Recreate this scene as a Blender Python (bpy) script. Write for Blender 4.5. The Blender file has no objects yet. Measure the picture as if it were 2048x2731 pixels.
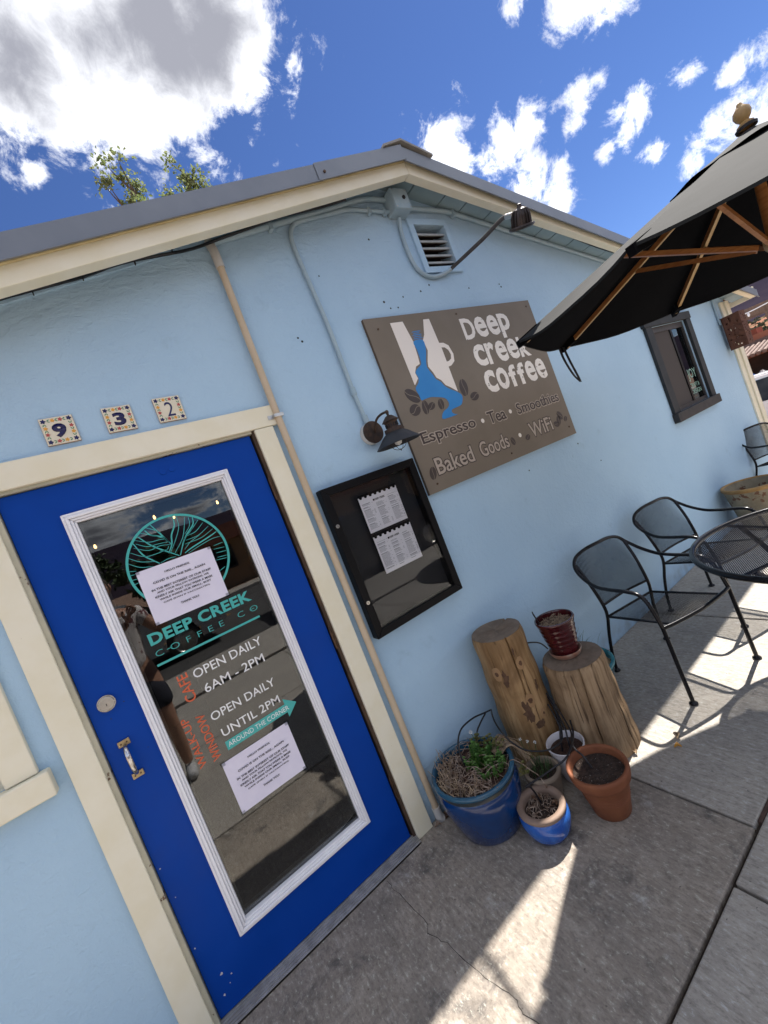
import bpy, bmesh, math, random
from mathutils import Vector, Matrix, Quaternion
from mathutils.geometry import tessellate_polygon
random.seed(7)
R = math.radians
scn = bpy.context.scene
COL = scn.collection
scn.cycles.max_bounces = 6
scn.cycles.diffuse_bounces = 2
scn.cycles.glossy_bounces = 4
scn.cycles.transparent_max_bounces = 10

# ------------------------------------------------------------------ camera
CAM = Vector((0.3232, -1.8222, 1.5732))
cd = bpy.data.cameras.new('camera')
cam = bpy.data.objects.new('camera', cd)
COL.objects.link(cam)
cd.sensor_fit = 'HORIZONTAL'
cd.sensor_width = 36.0
cd.lens = 19.182
cd.clip_start = 0.03
cd.clip_end = 6000
RIGHT = Vector((0.794, -0.487, -0.364))
FWD = Vector((0.507, 0.861, -0.044))
FWD.normalize()
RIGHT = (RIGHT - FWD * RIGHT.dot(FWD)).normalized()
UP = RIGHT.cross(FWD)
mw = Matrix((RIGHT, UP, -FWD)).transposed().to_4x4()
mw.translation = CAM
cam.matrix_world = mw
scn.camera = cam

# ------------------------------------------------------------------ light
SUN_K = (0.63, 0.11)                      # how far a metre of height throws its shadow
sun_dir = Vector((SUN_K[0], SUN_K[1], 1.0)).normalized()
sun_el = math.asin(sun_dir.z)
sun_az = math.atan2(sun_dir.y, sun_dir.x)
sl = bpy.data.lights.new('sun', 'SUN')
sl.energy = 4.2
sl.angle = R(0.6)
sl.color = (1.0, 0.945, 0.87)
so = bpy.data.objects.new('sun', sl)
COL.objects.link(so)
so.rotation_euler = sun_dir.to_track_quat('Z', 'Y').to_euler()
so.location = (0, 0, 40)

scn.view_settings.view_transform = 'Standard'
scn.view_settings.look = 'None'
scn.view_settings.gamma = 1.0
scn.view_settings.use_curve_mapping = False
scn.view_settings.exposure = 1.52

# clouds: direction and size of each puff (those in view; the unseen sky gets heavier cover below)
BLOBS=[(0.110,0.645,0.756,0.096),(0.193,0.619,0.761,0.112),(0.276,0.581,0.766,0.114),(0.350,0.555,0.755,0.091),(0.419,0.527,0.740,0.048),(0.145,0.673,0.725,0.051),(0.217,0.665,0.715,0.048),(0.306,0.633,0.712,0.056),(0.073,0.678,0.731,0.039),(0.391,0.574,0.720,0.045),(0.773,0.272,0.574,0.036),(0.802,0.240,0.547,0.033),(0.725,0.317,0.612,0.008),(0.681,0.485,0.548,0.046),(0.706,0.483,0.518,0.038),(0.762,0.418,0.494,0.041),(0.780,0.378,0.499,0.037),(0.746,0.451,0.489,0.031),(0.792,0.422,0.442,0.037),(0.827,0.412,0.382,0.037),(0.824,0.378,0.422,0.021),(0.816,0.318,0.483,0.031),(0.828,0.295,0.477,0.022),(0.818,0.340,0.463,0.023),(0.861,0.271,0.431,0.025),(0.851,0.290,0.438,0.022),(0.866,0.294,0.405,0.021),(0.858,0.323,0.400,0.019),(0.890,0.278,0.361,0.008),(0.884,0.208,0.419,0.017),(0.914,0.139,0.380,0.023),(0.910,0.164,0.380,0.016),(0.926,0.203,0.317,0.035),(0.929,0.166,0.331,0.034),(0.919,0.239,0.313,0.020),(0.940,0.161,0.300,0.034),(0.467,0.541,0.700,0.012),(0.070,0.740,0.669,0.010)]
w = bpy.data.worlds.new('World')
scn.world = w
w.use_nodes = True
w.cycles.sampling_method = 'MANUAL'
w.cycles.sample_map_resolution = 512
nt = w.node_tree
nt.nodes.clear()
N = nt.nodes.new
L = nt.links.new


def nmath(tree, op, a, b=None, clamp=False):
    n = tree.nodes.new('ShaderNodeMath')
    n.operation = op
    n.use_clamp = clamp
    for i, x in enumerate((a, b)):
        if x is None:
            continue
        if isinstance(x, (int, float)):
            n.inputs[i].default_value = x
        else:
            tree.links.new(x, n.inputs[i])
    return n.outputs[0]


def maprange(tree, v, a, b, c, d, kind='SMOOTHSTEP'):
    n = tree.nodes.new('ShaderNodeMapRange')
    n.interpolation_type = kind
    tree.links.new(v, n.inputs[0])
    for i, x in enumerate((a, b, c, d)):
        n.inputs[1 + i].default_value = x
    return n.outputs[0]


sky = N('ShaderNodeTexSky')
sky.sky_type = 'NISHITA'
sky.sun_disc = False
sky.sun_elevation = sun_el
sky.sun_rotation = R(90) - sun_az
sky.altitude = 1800
sky.air_density = 1.0
sky.dust_density = 0.1
sky.ozone_density = 3.0
tc = N('ShaderNodeTexCoord')
sep = N('ShaderNodeSeparateXYZ')
L(tc.outputs['Generated'], sep.inputs[0])
zz = nmath(nt, 'ADD', nmath(nt, 'MAXIMUM', sep.outputs[2], 0.02), 0.10)
com = N('ShaderNodeCombineXYZ')
L(nmath(nt, 'DIVIDE', sep.outputs[0], zz), com.inputs[0])
L(nmath(nt, 'DIVIDE', sep.outputs[1], zz), com.inputs[1])
ns = N('ShaderNodeTexNoise')                # billows and ragged edges
ns.inputs['Scale'].default_value = 17.0
ns.inputs['Detail'].default_value = 7
ns.inputs['Roughness'].default_value = 0.70
ns.inputs['Distortion'].default_value = 0.3
L(tc.outputs['Generated'], ns.inputs['Vector'])
ns2 = N('ShaderNodeTexNoise')               # where the rest of the sky is cloudy
ns2.inputs['Scale'].default_value = 1.3
ns2.inputs['Detail'].default_value = 3
L(com.outputs[0], ns2.inputs['Vector'])
acc = None
for (x, y, z, s) in BLOBS:
    v = N('ShaderNodeVectorMath')
    v.operation = 'DISTANCE'
    L(tc.outputs['Generated'], v.inputs[0])
    v.inputs[1].default_value = Vector((x, y, z)).normalized()
    m = N('ShaderNodeMath')
    m.operation = 'MULTIPLY_ADD'
    L(v.outputs['Value'], m.inputs[0])
    m.inputs[1].default_value = -1 / (max(s, .018) * (1.12 if s < .06 else 1.30))
    m.inputs[2].default_value = 1.0
    acc = m.outputs[0] if acc is None else nmath(nt, 'MAXIMUM', acc, m.outputs[0])
vd = N('ShaderNodeVectorMath')
vd.operation = 'DOT_PRODUCT'
L(tc.outputs['Generated'], vd.inputs[0])
vd.inputs[1].default_value = FWD
away = maprange(nt, vd.outputs['Value'], 0.45, 0.25, 0.0, 1.0)
rest = nmath(nt, 'MULTIPLY', nmath(nt, 'SUBTRACT', ns2.outputs['Fac'], 0.40), 4.5)  # unseen cloud cover, made heavier to fill the shaded wall
rest = nmath(nt, 'SUBTRACT', rest, nmath(nt, 'MULTIPLY', nmath(nt, 'SUBTRACT', 1.0, away), 3.0))
acc = nmath(nt, 'MAXIMUM', acc, rest)
acc = nmath(nt, 'MINIMUM', acc, 0.60)
acc = nmath(nt, 'MINIMUM', nmath(nt, 'MAXIMUM', acc, -0.8), 1.5)
bil = nmath(nt, 'MULTIPLY', nmath(nt, 'SUBTRACT', ns.outputs['Fac'], 0.5), 4.2)
# thick cloud goes grey underneath: only well inside the big banks
big = None
for (x, y, z, s) in [q for q in BLOBS if q[3] > .07]:
    v = N('ShaderNodeVectorMath')
    v.operation = 'DISTANCE'
    L(tc.outputs['Generated'], v.inputs[0])
    v.inputs[1].default_value = Vector((x, y, z)).normalized()
    m = N('ShaderNodeMath')
    m.operation = 'MULTIPLY_ADD'
    L(v.outputs['Value'], m.inputs[0])
    m.inputs[1].default_value = -1 / (s * 1.25)
    m.inputs[2].default_value = 1.0
    big = m.outputs[0] if big is None else nmath(nt, 'MAXIMUM', big, m.outputs[0])
big = nmath(nt, 'MAXIMUM', nmath(nt, 'MAXIMUM', big, nmath(nt, 'SUBTRACT', rest, 0.4)), 0.0)
dens = nmath(nt, 'ADD', nmath(nt, 'ADD', acc, nmath(nt, 'MULTIPLY', nmath(nt, 'MAXIMUM', nmath(nt, 'SUBTRACT', big, 0.10), 0.0), 2.6)), bil)
fac = maprange(nt, dens, 0.00, 1.00, 0.0, 1.0)
ns3 = N('ShaderNodeTexNoise')               # soft light and dark inside the banks
ns3.inputs['Scale'].default_value = 7.0
ns3.inputs['Detail'].default_value = 3
ns3.inputs['Roughness'].default_value = 0.5
L(tc.outputs['Generated'], ns3.inputs['Vector'])
soft = nmath(nt, 'MULTIPLY', nmath(nt, 'SUBTRACT', ns3.outputs['Fac'], 0.5), 2.0)
core = maprange(nt, nmath(nt, 'ADD', nmath(nt, 'ADD', big, soft), nmath(nt, 'MULTIPLY', bil, 0.22)), -0.05, 1.0, 0.0, 1.0)
core = nmath(nt, 'MAXIMUM', core, maprange(nt, nmath(nt, 'ADD', nmath(nt, 'MULTIPLY', soft, 0.8), nmath(nt, 'MULTIPLY', bil, 0.5)), -0.05, 0.9, 0.0, 0.75))
mixc = N('ShaderNodeMix')
mixc.data_type = 'RGBA'
L(core, mixc.inputs[0])
mixc.inputs[6].default_value = (0.60, 0.61, 0.635, 1)
mixc.inputs[7].default_value = (0.150, 0.154, 0.178, 1)
# a deeper, cleaner blue: dry mountain air
hs = N('ShaderNodeHueSaturation')
hs.inputs['Saturation'].default_value = 1.16
hs.inputs['Hue'].default_value = 0.512
L(sky.outputs[0], hs.inputs['Color'])
bg1 = N('ShaderNodeBackground')
bg1.inputs[1].default_value = 0.05
L(hs.outputs[0], bg1.inputs[0])
bg2 = N('ShaderNodeBackground')
bg2.inputs[1].default_value = 1.0
L(mixc.outputs[2], bg2.inputs[0])
ms = N('ShaderNodeMixShader')
L(fac, ms.inputs[0])
L(bg1.outputs[0], ms.inputs[1])
L(bg2.outputs[0], ms.inputs[2])
wo = N('ShaderNodeOutputWorld')
L(ms.outputs[0], wo.inputs[0])


# ------------------------------------------------------------------ helpers
def tag(o, label=None, cat=None, group=None, kind=None):
    for k, v in (('label', label), ('category', cat), ('group', group), ('kind', kind)):
        if v:
            o[k] = v
    return o


def empty(name, loc=(0, 0, 0), rz=0.0):
    o = bpy.data.objects.new(name, None)
    COL.objects.link(o)
    o.empty_display_size = 0.1
    o.location = loc
    o.rotation_euler = (0, 0, rz)
    return o


def link(name, me, parent=None, loc=None, rot=None):
    o = bpy.data.objects.new(name, me)
    COL.objects.link(o)
    if parent:
        o.parent = parent
    if loc:
        o.location = loc
    if rot:
        o.rotation_euler = rot
    return o


def copy_tree(o, parent=None):
    c = o.copy()
    COL.objects.link(c)
    c.parent = parent
    for ch in list(o.children):
        copy_tree(ch, c)
    return c


def spline(pts, n=8, closed=False):
    P = [Vector(p) for p in pts]
    out = []
    m = len(P)
    rng = m if closed else m - 1
    for i in range(rng):
        if closed:
            a, b, c, d = P[(i - 1) % m], P[i], P[(i + 1) % m], P[(i + 2) % m]
        else:
            b, c = P[i], P[i + 1]
            a = P[i - 1] if i > 0 else b + (b - c)
            d = P[i + 2] if i + 2 < m else c + (c - b)
        for k in range(n):
            t = k / n
            out.append(0.5 * ((2 * b) + (c - a) * t + (2 * a - 5 * b + 4 * c - d) * t * t
                              + (3 * b - a - 3 * c + d) * t ** 3))
    if not closed:
        out.append(P[-1])
    return out


class MB:
    def __init__(s):
        s.v, s.f = [], []

    def add(s, vs, fs):
        k = len(s.v)
        s.v += [tuple(v) for v in vs]
        s.f += [tuple(i + k for i in f) for f in fs]
        return s

    def box(s, x0, x1, y0, y1, z0, z1):
        return s.add([(x0, y0, z0), (x1, y0, z0), (x1, y1, z0), (x0, y1, z0),
                      (x0, y0, z1), (x1, y0, z1), (x1, y1, z1), (x0, y1, z1)],
                     [(0, 3, 2, 1), (4, 5, 6, 7), (0, 1, 5, 4), (1, 2, 6, 5), (2, 3, 7, 6), (3, 0, 4, 7)])

    def hexa(s, p):                      # eight corners, ordered like box
        return s.add(p, [(0, 3, 2, 1), (4, 5, 6, 7), (0, 1, 5, 4), (1, 2, 6, 5), (2, 3, 7, 6), (3, 0, 4, 7)])

    def bar(s, a, b, wd, ht, up=(0, 0, 1)):
        a, b = Vector(a), Vector(b)
        d = (b - a).normalized()
        u = Vector(up)
        sd = d.cross(u).normalized() * wd / 2
        u = sd.cross(d).normalized() * ht / 2
        return s.hexa([a - sd - u, b - sd - u, b + sd - u, a + sd - u, a - sd + u, b - sd + u, b + sd + u, a + sd + u])

    def tube(s, pts, r, n=8, closed=False, caps=True):
        P = [Vector(p) for p in pts]
        m = len(P)
        rr = r if isinstance(r, (list, tuple)) else [r] * m
        T = []
        for i in range(m):
            if closed:
                t = P[(i + 1) % m] - P[(i - 1) % m]
            else:
                t = P[min(i + 1, m - 1)] - P[max(i - 1, 0)]
            T.append(t.normalized() if t.length > 1e-9 else Vector((0, 0, 1)))
        nrm = T[0].orthogonal().normalized()
        vs, fs = [], []
        for i in range(m):
            if i:
                q = T[i - 1].rotation_difference(T[i])
                nrm = (q @ nrm)
                nrm = (nrm - T[i] * nrm.dot(T[i])).normalized()
            bi = T[i].cross(nrm)
            for k in range(n):
                a = 2 * math.pi * k / n
                vs.append(P[i] + (nrm * math.cos(a) + bi * math.sin(a)) * rr[i])
        for i in range(m if closed else m - 1):
            j = (i + 1) % m
            for k in range(n):
                l = (k + 1) % n
                fs.append((i * n + k, i * n + l, j * n + l, j * n + k))
        if caps and not closed:
            fs.append(tuple(range(n))[::-1])
            fs.append(tuple((m - 1) * n + k for k in range(n)))
        return s.add(vs, fs)

    def lathe(s, prof, n=32, c=(0, 0, 0), wob=0.0, seed=0):
        vs, fs = [], []
        rd = random.Random(seed)
        ph = [rd.uniform(0, 6.28) for _ in range(4)]
        for (r, z) in prof:
            for k in range(n):
                a = 2 * math.pi * k / n
                q = r * (1 + wob * (math.sin(2 * a + ph[0]) * .6 + math.sin(3 * a + ph[1]) * .4))
                vs.append((c[0] + q * math.cos(a), c[1] + q * math.sin(a), c[2] + z))
        for i in range(len(prof) - 1):
            for k in range(n):
                l = (k + 1) % n
                fs.append((i * n + k, i * n + l, (i + 1) * n + l, (i + 1) * n + k))
        return s.add(vs, fs)

    def prism(s, loop, y0, y1, holes=()):
        """outline in the x-z plane, from y0 (front) to y1 (back)"""
        loops = [list(loop)] + [list(h) for h in holes]
        flat = [p for l in loops for p in l]
        tris = tessellate_polygon([[Vector((p[0], p[1], 0)) for p in l] for l in loops])
        n = len(flat)
        vs = [(p[0], y0, p[1]) for p in flat] + [(p[0], y1, p[1]) for p in flat]
        fs = []
        for t in tris:
            a, b, c = (flat[i] for i in t)
            ccw = (b[0] - a[0]) * (c[1] - a[1]) - (b[1] - a[1]) * (c[0] - a[0]) > 0
            t = tuple(t) if ccw else tuple(t)[::-1]
            fs.append(t)
            fs.append(tuple(i + n for i in t)[::-1])
        k = 0
        for l in loops:
            m = len(l)
            for i in range(m):
                j = (i + 1) % m
                fs.append((k + i, k + i + n, k + j + n, k + j))
            k += m
        return s.add(vs, fs)

    def disc(s, c, r, axis='y', n=24, t=0.002):
        pts = [(c[0] + r * math.cos(2 * math.pi * k / n), c[2] + r * math.sin(2 * math.pi * k / n)) for k in range(n)]
        return s.prism(pts, c[1] - t, c[1])

    def mesh(s, name, mat, smooth=None, fix=False):
        me = bpy.data.meshes.new(name)
        me.from_pydata(s.v, [], s.f)
        if fix:
            bm = bmesh.new()
            bm.from_mesh(me)
            bmesh.ops.recalc_face_normals(bm, faces=bm.faces)
            bm.to_mesh(me)
            bm.free()
        me.update()
        if mat:
            me.materials.append(mat)
        if smooth:
            me.shade_smooth()
            me.set_sharp_from_angle(angle=R(smooth))
        return me

    def build(s, name, mat, parent=None, smooth=None, loc=None, rot=None, bevel=0, fix=False):
        o = link(name, s.mesh(name, mat, smooth, fix), parent, loc, rot)
        if bevel:
            b = o.modifiers.new('bevel', 'BEVEL')
            b.width = bevel
            b.segments = 2
            b.limit_method = 'ANGLE'
        return o


def adj(x, z, y):
    """a point read off the wall plane, moved to where it stands when it is y in front of the wall"""
    k = (y - CAM.y) / (0 - CAM.y)
    return (CAM.x + k * (x - CAM.x), CAM.z + k * (z - CAM.z))


def text(body, x0, x1, z0, z1, y, mat, parent, name='lettering', bold=0.0, depth=0.0006, space=1.0, rot=0, split=True):
    """a line of lettering as flat raised print, fitted to a box on a plane facing -y"""
    cu = bpy.data.curves.new(name, 'FONT')
    cu.body = body
    cu.size = 1.0
    cu.offset = bold
    cu.space_character = space
    cu.resolution_u = 3
    o = bpy.data.objects.new('tmp_text', cu)
    COL.objects.link(o)
    dg = bpy.context.evaluated_depsgraph_get()
    me = bpy.data.meshes.new_from_object(o.evaluated_get(dg))
    bpy.data.objects.remove(o)
    bpy.data.curves.remove(cu)
    xs = [v.co.x for v in me.vertices]
    ys = [v.co.y for v in me.vertices]
    a0, a1, b0, b1 = min(xs), max(xs), min(ys), max(ys)
    for v in me.vertices:
        u = (v.co.x - a0) / (a1 - a0)
        t = (v.co.y - b0) / (b1 - b0)
        if rot:                         # reads upwards
            u, t = 1 - t, u
        v.co = (x0 + u * (x1 - x0), y, z0 + t * (z1 - z0))
    me.name = name
    me.update()
    if split:                           # one object for each letter
        bm = bmesh.new()
        bm.from_mesh(me)
        bmesh.ops.remove_doubles(bm, verts=bm.verts, dist=1e-7)
        bm.verts.index_update()
        seen, isl = set(), []
        for v in bm.verts:
            if v.index in seen:
                continue
            st, comp = [v], []
            seen.add(v.index)
            while st:
                q = st.pop()
                comp.append(q)
                for e in q.link_edges:
                    o2 = e.other_vert(q)
                    if o2.index not in seen:
                        seen.add(o2.index)
                        st.append(o2)
            ax = (lambda c: c.z) if rot else (lambda c: c.x)
            isl.append([min(ax(c.co) for c in comp), max(ax(c.co) for c in comp), comp])
        isl.sort(key=lambda i: i[0])
        grp = []
        for i in isl:
            if grp and i[0] < grp[-1][1] - .35 * (i[1] - i[0]):
                grp[-1][1] = max(grp[-1][1], i[1])
                grp[-1][2] = grp[-1][2] + i[2]
            else:
                grp.append(i)
        last = None
        for lo, hi, comp in grp:
            ids = {v: k for k, v in enumerate(comp)}
            fs = [f for f in bm.faces if f.verts[0] in ids]
            mb = MB()
            k = len(comp)
            mb.v = [(v.co.x, y, v.co.z) for v in comp] + [(v.co.x, y - depth, v.co.z) for v in comp]
            for f in fs:
                t = [ids[v] for v in f.verts]
                if f.normal.y > 0:
                    t = t[::-1]
                mb.f.append(tuple(i + k for i in t))
                for e in f.edges:
                    if len(e.link_faces) == 1:
                        a, b = (ids[v] for v in e.verts)
                        mb.f.append((a, b, b + k, a + k))
            last = mb.build('letter', mat, parent)
        bm.free()
        return last
    # face the viewer and give it thickness
    bm = bmesh.new()
    bm.from_mesh(me)
    bmesh.ops.remove_doubles(bm, verts=bm.verts, dist=1e-7)
    for f in bm.faces:
        if f.normal.y > 0:
            f.normal_flip()
    g = bmesh.ops.extrude_face_region(bm, geom=list(bm.faces))
    vs = [e for e in g['geom'] if isinstance(e, bmesh.types.BMVert)]
    bmesh.ops.translate(bm, verts=vs, vec=(0, -depth, 0))
    bm.to_mesh(me)
    bm.free()
    me.materials.clear()
    me.materials.append(mat)
    return link(name, me, parent)


# ------------------------------------------------------------------ materials
def lin(r, g, b):
    f = lambda c: (c / 255 / 12.92) if c / 255 <= 0.04045 else ((c / 255 + 0.055) / 1.055) ** 2.4
    return (f(r), f(g), f(b))


def newmat(name):
    m = bpy.data.materials.new(name)
    m.use_nodes = True
    t = m.node_tree
    return m, t, t.nodes['Principled BSDF']


def noise(t, scale, detail=5, rough=.55, stretch=None, dist=0, off=(0, 0, 0)):
    tcn = t.nodes.new('ShaderNodeTexCoord')
    mp = t.nodes.new('ShaderNodeMapping')
    if stretch:
        mp.inputs['Scale'].default_value = stretch
    mp.inputs['Location'].default_value = off
    t.links.new(tcn.outputs['Object'], mp.inputs[0])
    n = t.nodes.new('ShaderNodeTexNoise')
    n.inputs['Scale'].default_value = scale
    n.inputs['Detail'].default_value = detail
    n.inputs['Roughness'].default_value = rough
    n.inputs['Distortion'].default_value = dist
    t.links.new(mp.outputs[0], n.inputs['Vector'])
    return n.outputs['Fac']


def rgbmix(t, fac, a, b, blend='MIX'):
    n = t.nodes.new('ShaderNodeMix')
    n.data_type = 'RGBA'
    n.blend_type = blend
    for i, x in ((0, fac), (6, a), (7, b)):
        if isinstance(x, (int, float)):
            n.inputs[i].default_value = x
        elif isinstance(x, (tuple, list)):
            n.inputs[i].default_value = (*x[:3], 1)
        else:
            t.links.new(x, n.inputs[i])
    return n.outputs[2]


def addbump(t, b, h, strength, dist, prev=None):
    n = t.nodes.new('ShaderNodeBump')
    n.inputs['Strength'].default_value = strength
    n.inputs['Distance'].default_value = dist
    t.links.new(h, n.inputs['Height'])
    if prev is not None:
        t.links.new(prev, n.inputs['Normal'])
    t.links.new(n.outputs[0], b.inputs['Normal'])
    return n.outputs[0]


def nmat(name, c1, c2=None, scale=6, lo=.35, hi=.65, rough=.6, metal=0, bump=0, bscale=None, bdist=.002,
         stretch=None, coat=0, detail=4, spots=None, spec=.5, rvar=0):
    m, t, b = newmat(name)
    b.inputs['Roughness'].default_value = rough
    b.inputs['Metallic'].default_value = metal
    b.inputs['Specular IOR Level'].default_value = spec
    if coat:
        b.inputs['Coat Weight'].default_value = coat
        b.inputs['Coat Roughness'].default_value = .06
    col = None
    if c2:
        fac = maprange(t, noise(t, scale, detail, .6, stretch), lo, hi, 0, 1)
        col = rgbmix(t, fac, c1, c2)
    if spots:                             # (colour, scale, threshold)
        sc, ss, th = spots
        f2 = maprange(t, noise(t, ss, 4, .6, None, 0, (3.1, 1.7, 9.2)), th, th + .03, 0, 1)
        col = rgbmix(t, f2, col if col else c1, sc)
    if col is None:
        b.inputs['Base Color'].default_value = (*c1, 1)
    else:
        t.links.new(col, b.inputs['Base Color'])
    if rvar:
        t.links.new(maprange(t, noise(t, scale * 2, 4), .3, .7, rough - rvar, rough + rvar), b.inputs['Roughness'])
    if bump:
        addbump(t, b, noise(t, bscale or scale * 6, 3, .6, stretch), bump, bdist)
    return m


def stucco():
    m, t, b = newmat('stucco_blue')
    b.inputs['Roughness'].default_value = .85
    b.inputs['Specular IOR Level'].default_value = .25
    base = rgbmix(t, maprange(t, noise(t, 1.3, 5), .3, .7, 0, 1), (0.395, 0.570, 0.730), (0.435, 0.610, 0.760))
    base = rgbmix(t, maprange(t, noise(t, 7, 6, .65, None, .4), .60, .74, 0, .45), base, (0.33, 0.475, 0.60))
    # patchy grey tone, stronger towards the foot of the wall
    tcn = t.nodes.new('ShaderNodeTexCoord')
    sp = t.nodes.new('ShaderNodeSeparateXYZ')
    t.links.new(tcn.outputs['Object'], sp.inputs[0])
    low = maprange(t, sp.outputs[2], .02, .16, .5, 0)
    dirt = nmath(t, 'MULTIPLY', low, maprange(t, noise(t, 9, 5), .35, .7, 0, 1))
    base = rgbmix(t, dirt, base, (0.22, 0.22, 0.2))
    t.links.new(base, b.inputs['Base Color'])
    # orange peel, lumps and trowel ridges (the ridges stronger high on the wall) in one height field, metres
    tro = noise(t, 15, 5, .62, (1.0, 1.0, 1.5), 1.0)
    top = maprange(t, sp.outputs[2], 2.15, 2.9, .0015, .0085)
    hgt = nmath(t, 'MULTIPLY', tro, top)
    hgt = nmath(t, 'ADD', hgt, nmath(t, 'MULTIPLY', noise(t, 120, 2, .6), .0016))
    hgt = nmath(t, 'ADD', hgt, nmath(t, 'MULTIPLY', noise(t, 30, 4, .6, None, .8), .0038))
    addbump(t, b, hgt, 1.0, 1.0)
    return m


def concrete(name, a, b_, c, stain):
    m, t, b = newmat(name)
    b.inputs['Roughness'].default_value = .8
    b.inputs['Specular IOR Level'].default_value = .35
    col = rgbmix(t, maprange(t, noise(t, 2.3, 7, .62), .34, .66, 0, 1), a, b_)
    col = rgbmix(t, maprange(t, noise(t, 11, 8, .7, None, .6, (4, 2, 0)), .45, .68, 0, .75), col, c)
    # broom streaks run across the slab
    st = noise(t, 26, 5, .65, (2.4, .16, 1), .3)
    col = rgbmix(t, maprange(t, st, .42, .66, 0, .38), col, tuple(x * .55 for x in a))
    col = rgbmix(t, maprange(t, noise(t, 4.3, 7, .74, None, .35, (9, 4, 1)), .52, .68, 0, stain), col, (0.070, 0.066, 0.066))
    col = rgbmix(t, maprange(t, noise(t, 9.1, 7, .78, None, .3, (1, 8, 3)), .56, .72, 0, stain), col, (0.42, 0.40, 0.37))
    col = rgbmix(t, maprange(t, noise(t, 60, 3, .5, None, 0, (5, 5, 5)), .70, .73, 0, .7), col, (0.05, 0.045, 0.04))
    col = rgbmix(t, maprange(t, noise(t, 19, 5, .7, None, .5, (6, 3, 2)), .57, .68, 0, stain * .5), col, tuple(x * .34 for x in a))
    col = rgbmix(t, maprange(t, noise(t, 23, 5, .7, None, .5, (3, 9, 5)), .59, .70, 0, stain * .3), col, tuple(min(.6, x * 1.5) for x in c))
    gr_ = noise(t, 48, 6, .75, (1.6, .7, 1), .2, (2, 7, 4))
    col = rgbmix(t, maprange(t, gr_, .36, .50, .55, 0), col, tuple(x * .42 for x in a))
    col = rgbmix(t, maprange(t, gr_, .54, .68, 0, .6), col, tuple(min(.6, x * 1.7) for x in c))
    t.links.new(col, b.inputs['Base Color'])
    hgt = nmath(t, 'ADD', nmath(t, 'MULTIPLY', st, .0010), nmath(t, 'MULTIPLY', noise(t, 95, 4, .7), .0016))
    addbump(t, b, hgt, 1.0, 1.0)
    return m


def woodmat(name, a, b_, dark, axis=2, scale=1.0):
    m, t, b = newmat(name)
    b.inputs['Roughness'].default_value = .72
    b.inputs['Specular IOR Level'].default_value = .25
    s = [14, 14, 14]
    s[axis] = .8
    g = noise(t, 2.2 * scale, 7, .65, tuple(s), .6)
    col = rgbmix(t, maprange(t, g, .3, .7, 0, 1), a, b_)
    s2 = [30, 30, 30]
    s2[axis] = .6
    cr = noise(t, 1.4 * scale, 4, .6, tuple(s2), .5, (2, 5, 1))
    col = rgbmix(t, maprange(t, cr, .60, .68, 0, .8), col, dark)
    col = rgbmix(t, maprange(t, noise(t, 3.2 * scale, 4, .55, None, .7, (7, 1, 2)), .46, .68, 0, .75), col, tuple(.45 * x + .55 * y for x, y in zip(a, dark)))
    t.links.new(col, b.inputs['Base Color'])
    addbump(t, b, nmath(t, 'ADD', nmath(t, 'MULTIPLY', g, .0022), nmath(t, 'MULTIPLY', maprange(t, cr, .60, .68, 1, 0), .003)), 1.0, 1.0)
    return m


def glassmat(name, tint=(.5, .52, .52), ior=1.75):
    m, t, b = newmat(name)
    t.nodes.remove(b)
    out = t.nodes['Material Output']
    fr = t.nodes.new('ShaderNodeFresnel')
    fr.inputs['IOR'].default_value = ior
    tr = t.nodes.new('ShaderNodeBsdfTransparent')
    tr.inputs[0].default_value = (*tint, 1)
    gl = t.nodes.new('ShaderNodeBsdfGlossy')
    gl.inputs['Roughness'].default_value = 0.004
    gl.inputs['Color'].default_value = (.95, .97, 1, 1)
    mx = t.nodes.new('ShaderNodeMixShader')
    t.links.new(fr.outputs[0], mx.inputs[0])
    t.links.new(tr.outputs[0], mx.inputs[1])
    t.links.new(gl.outputs[0], mx.inputs[2])
    t.links.new(mx.outputs[0], out.inputs['Surface'])
    return m


def emat(name, c, s):
    m, t, b = newmat(name)
    b.inputs['Base Color'].default_value = (*c, 1)
    b.inputs['Emission Color'].default_value = (*c, 1)
    b.inputs['Emission Strength'].default_value = s
    return m


MAT = {}
MAT['stucco'] = stucco()
MAT['conc_old'] = concrete('concrete_old', (0.330, 0.282, 0.232), (0.245, 0.215, 0.184), (0.40, 0.350, 0.295), .8)
MAT['conc_new'] = concrete('concrete_new', (0.400, 0.366, 0.318), (0.350, 0.322, 0.284), (0.43, 0.398, 0.352), .2)
MAT['cream'] = nmat('cream_paint', (0.78, 0.725, 0.545), (0.82, 0.775, 0.62), 5, rough=.55, bump=.12, bscale=60,
                    spots=((0.34, 0.29, 0.20), 22, .735))
MAT['cream_dark'] = nmat('cream_paint_dark', (0.47, 0.37, 0.18), (0.56, 0.46, 0.25), 9, rough=.6, bump=.2, bscale=50)  # deeper yellow for the strip along the top of the fascia
MAT['cream_peel'] = nmat('cream_paint_peeling', (0.42, 0.40, 0.30), (0.50, 0.47, 0.35), 7, rough=.6, bump=.3, bscale=50,
                         spots=((0.10, 0.045, 0.02), 16, .64))
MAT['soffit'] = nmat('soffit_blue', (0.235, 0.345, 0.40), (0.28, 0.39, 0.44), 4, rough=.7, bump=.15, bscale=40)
MAT['pipeblue'] = nmat('conduit_blue_paint', (0.30, 0.42, 0.50), (0.36, 0.47, 0.53), 8, rough=.5, bump=.1)
MAT['roofmetal'] = nmat('roof_metal_grey', (0.185, 0.205, 0.235), (0.215, 0.235, 0.265), 3, rough=.42, metal=.35)
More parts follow.
